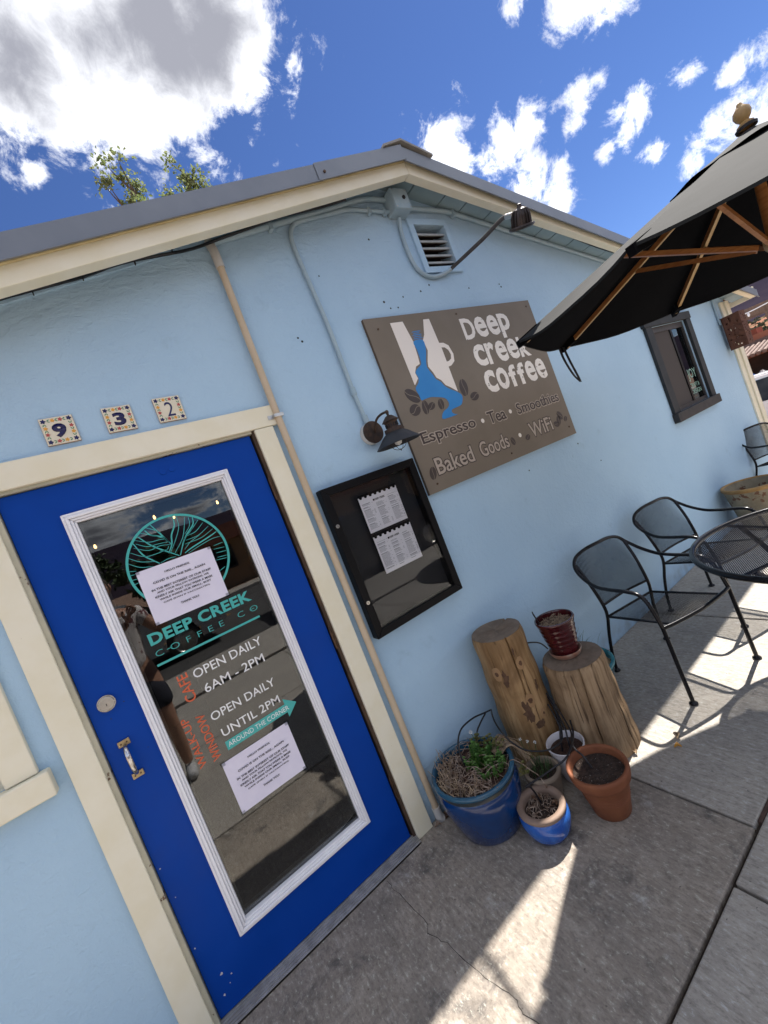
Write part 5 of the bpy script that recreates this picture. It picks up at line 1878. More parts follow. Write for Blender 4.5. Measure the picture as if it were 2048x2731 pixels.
# ---- leaves and scraps on the ground
def dryleaf(x, y, a, l, label, mat):
    m = MB()
    rr = random.Random(int(x * 1000))
    pts = []
    nn_ = 9
    for k in range(nn_):
        t = k / (nn_ - 1)
        pts.append((l * t, l * .30 * math.sin(math.pi * t) * rr.uniform(.8, 1.2), .004 + .012 * math.sin(math.pi * t) * rr.uniform(.6, 1.3)))
    for (u, v, z) in pts:
        m.v += [(u, -v, z + .006), (u, 0, z * .5 + .001), (u, v, z + .008)]
    for k in range(nn_ - 1):
        b_ = 3 * k
        m.f += [(b_, b_ + 3, b_ + 4, b_ + 1), (b_ + 1, b_ + 4, b_ + 5, b_ + 2)]
    o = m.build('dry_leaf', mat, None, smooth=60, loc=(x, y, .001), rot=(0, 0, a))
    tag(o, label, 'leaf', 'dry leaves on the patio')


dryleaf(1.062, -.052, -.3, .055, 'curled brown leaf at the foot of the drain pipe', MAT['bark'])
dryleaf(1.088, -.070, 1.9, .050, 'pale brown leaf leaning on the deep blue pot base', MAT['straw2'])
dryleaf(1.030, -.060, 2.6, .035, 'small crumpled leaf by the door casing foot', MAT['straw2'])
dryleaf(2.020, -.690, .5, .045, 'pale curled leaf in the sunlit strip of patio', MAT['straw'])
dryleaf(1.985, -.720, 2.2, .030, 'small yellow leaf in the sunlit strip of patio', MAT['tyel'])
dryleaf(1.85, -.585, 1.0, .032, 'yellow leaf scrap at the sunlit foot of the short log', MAT['straw'])

# grit and crumbs that gather where the slab meets the wall and round the pots
rg = random.Random(77)
gt = MB()
for k in range(420):
    if k < 300:
        x, y = rg.uniform(1.0, 6.2), -abs(rg.gauss(0, .018)) - .004
    elif k < 360:
        x, y = rg.gauss(1.4, .28), -.35 + rg.gauss(0, .20)
    else:
        x, y = rg.uniform(-.1, 1.7), rg.uniform(-1.0, -.05)
    if y > -.003:
        continue
    r_ = rg.uniform(.0012, .0042)
    a = rg.uniform(0, 6.28)
    pts = [(x + r_ * rg.uniform(.6, 1.2) * math.cos(a + i * 1.2566), y + r_ * rg.uniform(.6, 1.2) * math.sin(a + i * 1.2566), .0008) for i in range(5)]
    top = (x, y, .0008 + r_ * rg.uniform(.5, 1.1))
    gt.add(pts + [top], [(i, (i + 1) % 5, 5) for i in range(5)])
o = gt.build('grit', nmat('grit_mixed', (0.10, 0.075, 0.055), (0.34, 0.29, 0.23), 90, rough=.95))
tag(o, 'grit and crumbs scattered along the foot of the wall', 'grit', kind='stuff')

# ---- big weathered planter further along the wall
pl_ = empty('large_planter', (5.05, -.255, 0))
tag(pl_, 'large weathered stone look planter beyond the chairs', 'planter')
MB().lathe([(.001, 0), (.150, 0), (.158, .01), (.175, .10), (.196, .22), (.216, .33), (.226, .385)], 56, wob=.006).build('body', MAT['planter'], pl_, smooth=60)
MB().lathe([(.226, .384), (.236, .392), (.240, .405), (.236, .418), (.224, .422), (.214, .416), (.211, .408)], 56, wob=.006).build('rim', MAT['planterrim'], pl_, smooth=60)
MB().lathe([(.2112, .409), (.206, .38), (.196, .30), (.185, .22)], 56, wob=.006).build('inner_wall', MAT['planter'], pl_, smooth=60)
soil(pl_, .188, .25, MAT['soil'], 12, .01)
stp = empty('tree_stump', (5.72, -.50, 0))
tag(stp, 'rough dark stump beside the far chair', 'stump')
MB().lathe([(.16, 0), (.15, .08), (.135, .2), (.13, .35), (.125, .46), (.118, .50), (.001, .51)], 40, wob=.05, seed=4).build('trunk', nmat('stump_bark', (0.075, 0.05, 0.035), (0.17, 0.125, 0.085), 16, rough=.9, bump=1, bscale=40, bdist=.02), stp, smooth=70)
MB().lathe([(.001, .513), (.115, .5115)], 36).build('end_grain', MAT['logend'], stp)

# ================================================================== metal furniture
BM = MAT['blackmetal']


def lattice(m, S, nu, nv, pitch_u, pitch_v, wd, sub):
    """expanded-metal mesh: two families of diagonal strips on the surface S(u, v), u, v in 0..1"""
    K = pitch_u
    for fam in (1, -1):
        for i in range(-nv, nu + nv):
            # line: u*nu - fam*v*nv = i (+nv when fam is -1 runs the other way)
            pts = []
            for k in range(sub + 1):
                v = k / sub
                u = (i + (v * nv if fam > 0 else (1 - v) * nv)) / nu
                pts.append((u, v))
            # clip to 0..1 in u
            seg = []
            for (u0, v0), (u1, v1) in zip(pts[:-1], pts[1:]):
                lo, hi = 0.0, 1.0
                du = u1 - u0
                if abs(du) < 1e-9:
                    if not 0 <= u0 <= 1:
                        continue
                else:
                    t0, t1 = (0 - u0) / du, (1 - u0) / du
                    lo, hi = max(lo, min(t0, t1)), min(hi, max(t0, t1))
                    if lo >= hi:
                        continue
                seg.append(((u0 + du * lo, v0 + (v1 - v0) * lo), (u0 + du * hi, v0 + (v1 - v0) * hi)))
            for (a, b) in seg:
                p, q = S(*a), S(*b)
                d = q - p
                if d.length < 1e-5:
                    continue
                nn_ = (S(min(1, a[0] + .01), a[1]) - S(max(0, a[0] - .01), a[1])).cross(S(a[0], min(1, a[1] + .01)) - S(a[0], max(0, a[1] - .01))).normalized()
                sd = d.cross(nn_).normalized() * wd / 2 + nn_ * wd * .35 * fam
                m.add([p - sd, p + sd, q + sd, q - sd], [(0, 1, 2, 3)])


def make_chair():
    t_ = empty('patio_chair')
    r_ = .0105
    rail = [(0, .285, .777), (.10, .300, .769), (.18, .308, .742), (.222, .290, .692), (.244, .225, .640), (.256, .13, .602), (.257, .03, .595), (.256, -.08, .598), (.255, -.150, .590), (.2545, -.188, .555), (.254, -.212, .49), (.254, -.230, .415)]
    full = [(-x, y, z) for x, y, z in rail[:0:-1]] + rail
    MB().tube(spline(full, 6), r_, 10).build('arm_rail', BM, t_, smooth=60)
    for s_ in (-1, 1):
        MB().tube([(s_ * .254, -.230, .415), (s_ * .2535, -.240, .20), (s_ * .253, -.25, .012)], r_, 10).build('leg', BM, t_, smooth=60)
        rear = spline([(s_ * .223, .25, .012), (s_ * .214, .248, .12), (s_ * .198, .232, .25), (s_ * .188, .206, .36), (s_ * .190, .203, .44), (s_ * .200, .240, .58), (s_ * .208, .292, .705)], 5)
        MB().tube(rear, r_ * .95, 10).build('leg', BM, t_, smooth=60)
        for (x, y) in ((s_ * .253, -.25), (s_ * .223, .25)):
            MB().lathe([(.001, 0), (.017, 0), (.021, .004), (.020, .009), (.012, .014), (.010, .02)], 16, (x, y, .0005)).build('foot_glide', BM, t_, smooth=60)
    fr = spline([(-.254, -.230, .415), (-.18, -.242, .413), (0, -.256, .412), (.18, -.242, .413), (.254, -.230, .415)], 6)
    MB().tube(fr, r_, 10).build('seat_front_bar', BM, t_, smooth=60)
    for s_ in (-1, 1):
        MB().tube([(s_ * .187, .205, .362), (s_ * .184, -.235, .408)], .0075, 8).build('seat_side_bar', BM, t_, smooth=60)
    MB().tube([(-.188, .205, .362), (.188, .205, .362)], .0075, 8).build('seat_rear_bar', BM, t_, smooth=60)
    MB().tube(spline([(-.192, .203, .44), (0, .222, .440), (.192, .203, .44)], 6), .0075, 8).build('back_lower_bar', BM, t_, smooth=60)

    def seat(u, v):
        x = -.185 + .37 * u
        yf = -.232 - .022 * (1 - (2 * u - 1) ** 2)
        y = .205 + (yf - .205) * v
        z = .362 + (.410 - .362) * v - .010 * math.sin(math.pi * u) * math.sin(math.pi * v)
        return Vector((x, y, z))

    def back(u, v):
        s_ = 2 * u - 1
        wlo, whi = .190, .205
        x = s_ * (wlo + (whi - wlo) * v)
        zl, yl = .44, .203 + .019 * (1 - s_ * s_)
        zt = .777 - .036 * abs(s_) ** 2.2 - .030 * abs(s_) ** 6
        yt = .285 + .020 * abs(s_) ** 1.5
        return Vector((x, yl + (yt - yl) * v + .012 * math.sin(math.pi * v) * (1 - s_ * s_), zl + (zt - zl) * v))
    m = MB()
    lattice(m, seat, 44, 54, 0, 0, .0022, 10)
    m.build('seat_mesh', BM, t_)
    m = MB()
    lattice(m, back, 44, 40, 0, 0, .0022, 12)
    m.build('back_mesh', BM, t_)
    return t_


ch = make_chair()
CG = 'black mesh patio chairs'
spots = ((2.608, -.4725, -14.3, 'black mesh armchair nearest the logs, pulled up to the round table'),
         (3.428, -.4525, -14.3, 'black mesh armchair half hidden behind the round table'),
         (6.010, -.310, -30.0, 'far black mesh armchair beyond the weathered planter'))
for i, (x, y, a, lab) in enumerate(spots):
    c = ch if i == 0 else copy_tree(ch)
    c.location = (x, y, 0)
    c.rotation_euler = (0, 0, R(a))
    tag(c, lab, 'chair', CG)

# ---- round mesh table
tb = empty('patio_table', (2.778, -1.250, 0))
tag(tb, 'round black metal mesh table under the umbrella', 'table')
TR, TZ = .540, .710
MB().tube([(TR * math.cos(2 * math.pi * k / 72), TR * math.sin(2 * math.pi * k / 72), TZ - .010) for k in range(72)], .0145, 10, closed=True).build('rim', BM, tb, smooth=60)
mt_ = MB()
pt = .0086
hl = math.cos(R(28)), math.sin(R(28))
for fam in (1, -1):
    dx, dy = hl[0], hl[1] * fam
    nx_, ny_ = -dy, dx
    k = -90
    while k <= 90:
        off = k * pt * .8
        k += 1
        if abs(off) >= TR - .01:
            continue
        h_ = math.sqrt((TR - .006) ** 2 - off * off)
        rh = .030
        segs = [(-h_, h_)]
        if abs(off) < rh:
            g_ = math.sqrt(rh * rh - off * off)
            segs = [(-h_, -g_), (g_, h_)]
        for a, b in segs:
            w_ = .0020
            vs = []
            for (t, s_) in ((a, -1), (a, 1), (b, 1), (b, -1)):
                vs.append((nx_ * (off + s_ * w_) + dx * t, ny_ * (off + s_ * w_) + dy * t, TZ + s_ * .0010 * fam))
            mt_.add(vs, [(0, 1, 2, 3)])
mt_.build('mesh_top', BM, tb)
MB().tube([(.032 * math.cos(2 * math.pi * k / 24), .032 * math.sin(2 * math.pi * k / 24), TZ - .004) for k in range(24)], .005, 8, closed=True).build('umbrella_ring', BM, tb, smooth=60)
for k in range(4):
    a = R(45 + 90 * k) + .35
    c, s_ = math.cos(a), math.sin(a)
    MB().tube([(.03 * c, .03 * s_, TZ - .016), (.525 * c, .525 * s_, TZ - .016)], .008, 8).build('cross_bar', BM, tb, smooth=60)
    P = spline([(.46 * c, .46 * s_, TZ - .02), (.36 * c, .36 * s_, .58), (.25 * c, .25 * s_, .40), (.30 * c, .30 * s_, .18), (.42 * c, .42 * s_, .012)], 6)
    MB().tube(P, .0125, 10).build('leg', BM, tb, smooth=60)
    MB().lathe([(.001, 0), (.018, 0), (.022, .004), (.020, .010), (.012, .016)], 16, (.42 * c, .42 * s_, .0005)).build('foot_glide', BM, tb, smooth=60)
MB().tube([(.255 * math.cos(2 * math.pi * k / 40), .255 * math.sin(2 * math.pi * k / 40), .40) for k in range(40)], .008, 8, closed=True).build('brace_ring', BM, tb, smooth=60)

# ---- market umbrella
um = empty('market_umbrella', (2.766, -1.232, 0))
tag(um, 'charcoal fabric market umbrella with wooden ribs over the round table', 'umbrella')
UO = Vector((2.8036 - 2.766, -1.324 + 1.232, 1.9603))  # centre of the tips: the pole leans a little
UAX = Vector((0.0236, -0.0586, 1.0)).normalized()
UU = Vector((1, 0, -0.0236)).normalized()
UV = UAX.cross(UU)
UR, UH, UPH = 1.030, .428, R(131.1)
AP = UO + UAX * UH                                     # apex


def tip(k, r=1.0):
    a = UPH - k * math.pi / 4
    return UO + (UU * math.cos(a) + UV * math.sin(a)) * (UR * r) + UAX * (UH * (1 - r))


FB = MAT['fabric']
for k in range(8):
    m = MB()
    nr, na = 12, 10
    r0 = .06
    for i in range(nr + 1):
        t = r0 + (1 - r0) * i / nr
        A0, B0 = tip(k, t), tip(k + 1, t)
        for j in range(na + 1):
            s_ = j / na
            p = A0.lerp(B0, s_)
            bow = 4 * s_ * (1 - s_)
            # taut on the ribs, slack between them, the hem bellied a little outwards and down
            out = (p - (UO + UAX * (p - UO).dot(UAX)))
            p += out * (.016 * bow * t ** 2) - UAX * ((.040 if k in (7,) else .020) * bow * t ** 2) + UAX * (.0035 * t * math.sin(9 * s_ + 5 * t + k * 1.7) * bow)
            m.v.append(tuple(p))
    for i in range(nr):
        for j in range(na):
            a = i * (na + 1) + j
            m.f.append((a, a + na + 1, a + na + 2, a + 1))
    # narrow turned-down hem
    b0 = nr * (na + 1)
    for j in range(na + 1):
        x, y, z = m.v[b0 + j]
        m.v.append((x, y, z - .010))
    h0 = (nr + 1) * (na + 1)
    for j in range(na):
        m.f.append((b0 + j, h0 + j, h0 + j + 1, b0 + j + 1))
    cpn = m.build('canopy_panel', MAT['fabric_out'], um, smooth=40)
    ml = MB()                                          # added layer with the underside's shade in its colour, a few millimetres below
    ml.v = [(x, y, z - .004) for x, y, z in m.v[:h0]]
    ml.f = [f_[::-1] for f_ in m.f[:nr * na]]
    ml.build('shaded_side', FB, cpn, smooth=40)
    A0 = tip(k, 1.0)
    d = (A0 - UO)
    d.z = 0
    d.normalize()
    # rib, pocket and strut
    p0, p1 = tip(k, .05) - Vector((0, 0, .030)), tip(k, .965) - Vector((0, 0, .026))
    rb = MB().bar(p0, p1, .016, .022).build('rib', MAT['ribwood'], um)
    MB().bar(p0.lerp(p1, .02) - Vector((0, 0, .0115)), p1 - Vector((0, 0, .0115)), .0165, .003).build('rib_edge', MAT['ribpale'], rb)
    q0 = AP + d * .055 - UAX * .44
    q1 = tip(k, .50) - Vector((0, 0, .040))
    MB().bar(q0, q1, .014, .020).build('strut', MAT['ribwood'], um)
    pk = MB()
    sd = Vector((-d.y, d.x, 0))
    pk.hexa([A0 - d * .10 - sd * .020 - Vector((0, 0, .010)), A0 + d * .006 - sd * .012 - Vector((0, 0, .034)), A0 + d * .006 + sd * .012 - Vector((0, 0, .034)), A0 - d * .10 + sd * .020 - Vector((0, 0, .010)),
             A0 - d * .10 - sd * .020 + Vector((0, 0, .034)), A0 + d * .010 - sd * .012 - Vector((0, 0, .003)), A0 + d * .010 + sd * .012 - Vector((0, 0, .003)), A0 - d * .10 + sd * .020 + Vector((0, 0, .034))])
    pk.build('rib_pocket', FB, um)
# vent cap
vc = MB()
nv_ = 64
for i in range(7):
    t = i / 6
    for k in range(nv_):
        a = UPH - 2 * math.pi * k / nv_
        oct_ = math.cos(math.pi / 8) / math.cos(((a - UPH) % (math.pi / 4)) - math.pi / 8)
        wave = .5 - .5 * math.cos((a - UPH) * 8)
        rr = (.022 + .285 * t) * (oct_ * .97 + .02)
        zz_ = .008 - UH * (.022 + .285 * t) / UR * 1.02 + .013 * wave * t * t
        vc.v.append(tuple(AP + (UU * math.cos(a) + UV * math.sin(a)) * rr + UAX * zz_))
for i in range(6):
    for k in range(nv_):
        l = (k + 1) % nv_
        vc.f.append((i * nv_ + k, (i + 1) * nv_ + k, (i + 1) * nv_ + l, i * nv_ + l))
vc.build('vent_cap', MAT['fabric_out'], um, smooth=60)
MB().lathe([(.026, .018), (.028, .028), (.020, .034), (.014, .040), (.024, .052), (.030, .068), (.027, .084), (.016, .096), (.010, .104), (.009, .110), (.001, .116)], 24, tuple(AP)).build('finial', MAT['finial'], um, smooth=60)
MB().lathe([(.034, .008), (.036, .018), (.030, .022)], 24, tuple(AP)).build('finial_collar', MAT['ink'], um, smooth=60)
MB().tube([AP - UAX * 2.33, AP - UAX * 1.2, AP], .0190, 16).build('pole', MAT['ribwood'], um, smooth=60)
MB().lathe([(.026, -.06), (.050, -.055), (.052, -.02), (.026, -.012)], 20, tuple(AP)).build('crown_hub', MAT['ribpale'], um, smooth=30)
MB().lathe([(.024, -.49), (.044, -.485), (.060, -.455), (.060, -.425), (.036, -.415), (.030, -.38), (.022, -.375)], 20, tuple(AP)).build('runner_hub', MAT['ribpale'], um, smooth=30)
MB().lathe([(.22, 0), (.22, .03), (.20, .045), (.06, .060), (.035, .075), (.032, .30), (.021, .305)], 36, ((AP - UAX * 2.36).x, (AP - UAX * 2.36).y, .001)).build('base', MAT['black'], um, smooth=30)
# tie strap hanging from the second tip
t1 = tip(1)
sp_ = spline([t1 + Vector((-.085, -.035, -.01)), t1 + Vector((-.088, -.040, -.09)), t1 + Vector((-.060, -.045, -.19)), t1 + Vector((-.018, -.045, -.243)), t1 + Vector((-.004, -.040, -.248))], 5)
s2 = spline([t1 + Vector((-.035, -.03, -.01)), t1 + Vector((-.030, -.036, -.10)), t1 + Vector((-.012, -.040, -.20)), t1 + Vector((-.004, -.040, -.248))], 5)
sm = MB()
for P in (sp_, s2):
    for a, b in zip(P[:-1], P[1:]):
        sd = Vector((.794, -.487, -.364)).normalized() * .008
        sm.add([a - sd, a + sd, b + sd, b - sd], [(0, 1, 2, 3)])
sm.build('tie_strap', MAT['blackplastic'], um)

# ================================================================== beyond the house
def foliage(m, c, rad, n, rq, ls, flat=.5, hollow=.35):
    """leaf faces spread through an ellipsoid, denser in clumps"""
    c = Vector(c)
    cl = []
    for k in range(max(6, n // 60)):
        d = Vector((rq.gauss(0, 1), rq.gauss(0, 1), rq.gauss(0, 1))).normalized() * rq.uniform(hollow, 1.0)
        cl.append((Vector((d.x * rad[0], d.y * rad[1], d.z * rad[2])), rq.uniform(.16, .34)))
    for k in range(n):
        q, s_ = cl[rq.randrange(len(cl))]
        p = c + q + Vector((rq.gauss(0, 1) * rad[0], rq.gauss(0, 1) * rad[1], rq.gauss(0, 1) * rad[2])) * s_ * .55
        d = Vector((rq.gauss(0, 1), rq.gauss(0, 1), rq.gauss(0, 1) * .6)).normalized()
        leafq(m, p, d, (rq.gauss(0, 1), rq.gauss(0, 1), 1.0), ls * rq.uniform(.7, 1.3), ls * .30)
    return cl


def leafmat(name, c1, c2):
    m, t, b = newmat(name)
    col = rgbmix(t, maprange(t, noise(t, 3, 3), .35, .65, 0, 1), c1, c2)
    t.links.new(col, b.inputs['Base Color'])
    b.inputs['Roughness'].default_value = .5
    tr = t.nodes.new('ShaderNodeBsdfTranslucent')
    t.links.new(col, tr.inputs[0])
    mx = t.nodes.new('ShaderNodeMixShader')
    mx.inputs[0].default_value = .45
    t.links.new(b.outputs[0], mx.inputs[1])
    t.links.new(tr.outputs[0], mx.inputs[2])
    t.links.new(mx.outputs[0], t.nodes['Material Output'].inputs['Surface'])
    return m


LFM = leafmat('tree_leaf_grey_green', (0.13, 0.175, 0.060), (0.20, 0.23, 0.10))
LFD = nmat('tree_leaf_dark', (0.030, 0.055, 0.016), (0.055, 0.085, 0.028), 2, rough=.55)
TRK = nmat('tree_bark', (0.10, 0.075, 0.055), (0.16, 0.125, 0.095), 12, rough=.9, bump=.6)


def tree(base, h, lobes, n, ls, lm, label, seed, group=None, trunk_r=.16):
    rq = random.Random(seed)
    t_ = empty('tree', base)
    tag(t_, label, 'tree', group)
    tm = MB()
    top = Vector((0, 0, h * .5))
    tp_ = spline([(0, 0, -.1), (rq.uniform(-.15, .15), rq.uniform(-.15, .15), h * .25), top], 5)
    tm.tube(tp_, [trunk_r * (1 - .5 * i / (len(tp_) - 1)) for i in range(len(tp_))], 10)
    cm_ = MB()
    for (x, y, z, r_) in lobes:
        c = Vector((x, y, z))
        br = spline([top * rq.uniform(.7, 1), top.lerp(c, .5) + Vector((rq.uniform(-.2, .2), rq.uniform(-.2, .2), .1)), c], 4)
        tm.tube(br, [trunk_r * .42 * (1 - .8 * i / (len(br) - 1)) for i in range(len(br))], 6)
        cl = foliage(cm_, c, (r_, r_, r_ * .85), int(n * r_ * r_), rq, ls)
        for q, s_ in cl[:14]:
            e = c + q
            tm.tube([c + q * .05, c + q * .6 + Vector((0, 0, -.05 * r_)), e], [.025 * r_ + .006, .014 * r_ + .004, .004], 5)
    tm.build('trunk', TRK, t_, smooth=60)
    o = cm_.build('crown', lm, t_)
    return t_


# tree whose top shows above the left of the roof
tree((3.6, 9.6, -.07), 11.0, [(-.30, -.45, 11.22, .80), (-.62, -.30, 10.85, .72), (.16, -.20, 10.85, .72), (1.05, -.90, 11.36, .62), (1.35, -.70, 11.00, .55), (.75, -.7, 10.9, .55), (.3, 0, 9.6, 1.3), (-.9, .4, 8.9, 1.2), (1.5, .3, 8.8, 1.3), (.2, .9, 7.6, 1.5)],
     820, .105, LFM, 'grey green tree top rising above the left roof slope', 5, trunk_r=.22)

# ---- hills and mountain to the right
def hill(name, az0, az1, dist, e0, e1, mat, seed, amp, label, depth=1.0, n=70):
    rq = random.Random(seed)
    ph = [rq.uniform(0, 6.28) for _ in range(6)]
    m = MB()
    rows = 9
    for i in range(n + 1):
        t = i / n
        az = R(az0 + (az1 - az0) * t)
        el = R(e0 + (e1 - e0) * t) + amp * (math.sin(t * 9 + ph[0]) * .5 + math.sin(t * 21 + ph[1]) * .25 + math.sin(t * 47 + ph[2]) * .12)
        top = dist * math.tan(el) * (1 + depth) + 1.57
        for j in range(rows):
            u = j / (rows - 1)
            d = dist * (1 + depth * u)
            z = -1.3 + (top + 1.3) * (u ** 1.25) + dist * .004 * math.sin(t * 60 + j * 1.9 + ph[3]) * math.sin(math.pi * u)
            m.v.append((CAM.x + d * math.cos(az), CAM.y + d * math.sin(az), z))
    for i in range(n):
        for j in range(rows - 1):
            a = i * rows + j
            m.f.append((a, a + rows, a + rows + 1, a + 1))
    o = m.build(name, mat, smooth=70)
    tag(o, label, 'hill', kind='structure')
    return o


HM = nmat('hill_red_earth_scrub', (0.235, 0.115, 0.080), (0.080, 0.088, 0.050), .11, lo=.42, hi=.58, rough=.95, detail=8, spec=0)
MM = nmat('mountain_slope', (0.022, 0.019, 0.030), (0.034, 0.027, 0.038), .012, rough=.95, detail=8, spec=0)  # cloud shadow on the slopes put into the dark colour
hill('hill', -4, 60, 95, 2.7, 2.3, HM, 3, .006, 'red earth hillside dotted with scrub beyond the shops', .9)
hill('mountain', -12, 70, 700, 9.5, 6.5, MM, 8, .02, 'dark violet mountain ridge under cloud shadow', .8)
hill('mountain', 190, 350, 800, 4.5, 5.2, MM, 12, .02, 'distant ridge across the street', .8)
rq = random.Random(99)
sh = MB()
for k in range(420):
    az = R(rq.uniform(8, 22))
    u = rq.random()
    d = 100 * (1 + .9 * u)
    z = -1.3 + (95 * math.tan(R(2.6)) * 1.9 + 2.9) * (u ** 1.25)
    c = Vector((CAM.x + d * math.cos(az), CAM.y + d * math.sin(az), z + .3))
    r_ = rq.uniform(.5, 1.5)
    for j in range(16):
        dd = Vector((rq.gauss(0, 1), rq.gauss(0, 1), abs(rq.gauss(0, 1)))).normalized()
        leafq(sh, c + dd * r_ * .4, dd, (rq.gauss(0, 1), rq.gauss(0, 1), 1), r_ * .9, r_ * .35)
o = sh.build('scrub', nmat('scrub_leaf', (0.065, 0.080, 0.042), (0.10, 0.105, 0.065), .3, rough=.8))
tag(o, 'juniper scrub covering the red hillside', 'scrub', kind='stuff')

# ---- pergola behind the house corner
WD = nmat('pergola_wood', (0.115, 0.070, 0.048), (0.16, 0.10, 0.07), 8, rough=.75, stretch=(6, 6, .5))
pg = empty('pergola', (13.2, 1.0, ground_z(13.2, 1)))
tag(pg, 'brown timber pergola with a string of white lamps', 'pergola')
gz = -ground_z(13.2, 1)
z_top = 2.40 + gz
MB().bar((0.3, -3.2, z_top - .14), (.10, 3.0, z_top + .06), .09, .19).build('beam', WD, pg)
MB().bar((3.0, -3.2, z_top + .02), (3.0, 3.0, z_top + .08), .09, .19).build('beam', WD, pg)
for (x, y) in ((.22, .215), (.22, -2.6), (3.0, .5), (3.0, -2.6)):
    MB().box(x - .07, x + .07, y - .065, y + .065, -.05, z_top - .13).build('post', WD, pg)
for k in range(4):
    y = -2.9 + k * .55
    MB().bar((-.4, y, z_top + .20), (3.5, y, z_top + .22), .05, .10).build('rafter', WD, pg)
P = spline([(-.02, -3.0 + .5 * i, z_top - .02 + .02 * i / 6 - .03 * (i % 2)) for i in range(13)], 4)
wm_ = MB().tube(P, .012, 5)
wm_.build('lamp_wire', MAT['whitev'], pg)
for k in range(13):
    MB().lathe([(.001, -.09), (.022, -.07), (.026, -.03), (.010, .0)], 10, (-.02, -3.0 + .5 * k, z_top - .03 + .02 * k / 6 - .03 * (k % 2))).build('lamp', MAT['whitev'], pg, smooth=60)

# ---- shop with a tiled lean-to and goods outside
shp = empty('shop', (24.0, 5.2, ground_z(24, 5)))
tag(shp, 'low dark shop with a tiled lean-to roof full of goods', 'building')
gz = ground_z(24, 5)
ev = 1.30 - gz
MB().box(.6, 7, -6, 7, 0, ev + .8).build('wall', nmat('shop_adobe', (0.30, 0.10, 0.055), (0.34, 0.13, 0.075), 1, rough=.9), shp)
MB().box(.56, .598, -5.5, 6.5, .05, ev - .1).build('interior_shade', nmat('shop_interior_shade', (0.035, 0.018, 0.012), (0.06, 0.03, 0.02), 3, rough=.9), shp)  # dark sheet with the shade of the shop interior in its colour
TL = nmat('roof_tile_brown', (0.12, 0.072, 0.058), (0.20, 0.13, 0.105), 5, rough=.8)
for k in range(72):
    y = -6.2 + k * .185
    P = [(-1.5, y, ev + .02), (.7, y, ev + .42)]
    MB().tube(P, .075, 8).build('roof_tile', TL, shp, smooth=60)
MB().box(.5, .9, -6.2, 7.1, ev + .36, ev + .56).build('roof_ridge', TL, shp)
for y in (-5.5, -2.5, .5, 3.5, 6.5):
    MB().box(-1.35, -1.22, y - .06, y + .06, 0, ev - .02).build('post', WD, shp)
MB().box(.9, 1.7, -.75, .05, ev + .50, ev + 1.05).build('chimney_block', nmat('adobe_red', (0.20, 0.06, 0.035), rough=.9), shp)
shelfn = {0.0: 'on the ground', .45: 'on the lowest shelf', .9: 'on the middle shelf', 1.3: 'on the top shelf'}
coln = (('orange', MAT['orangev']), ('brown clay', MAT['clay']), ('white', MAT['whitev']), ('blue', MAT['potblue2']), ('straw coloured', MAT['straw']))
rq = random.Random(4)
i = 0
for z, wh in shelfn.items():
    for cn, mt in coln:
        if z > 0 and cn in ('straw coloured',) and z < 1:
            continue
        y = -1.75 + .40 * coln.index((cn, mt)) + rq.uniform(-.06, .06)
        s_ = rq.uniform(.10, .17)
        x = rq.uniform(-.9, -.2)
        g_ = MB()
        if z > 0:
            g_.lathe([(.001, -s_), (s_ * .6, -s_ * .9), (s_, 0), (s_ * .7, s_ * .7), (s_ * .3, s_ * .9), (s_ * .35, s_ * 1.1), (.001, s_ * 1.1)], 12, (0, 0, s_ + .004))
        else:
            g_.lathe([(.001, 0), (s_ * .7, 0), (s_, s_ * 1.2), (s_ * .8, s_ * 1.8), (s_ * .9, s_ * 2), (.001, s_ * 1.9)], 12)
        o = g_.build('pottery', mt, None, smooth=50, loc=(24.0 + x, 5.2 + y, gz + z + .002))
        tag(o, cn + ' pottery jar ' + wh + ' of the shop lean-to', 'pottery', 'goods for sale at the shop')
for z in (.44, .89, 1.29):
    MB().box(-1.1, .3, -4.8, 4.8, z - .03, z + .001).build('shelf', WD, shp)

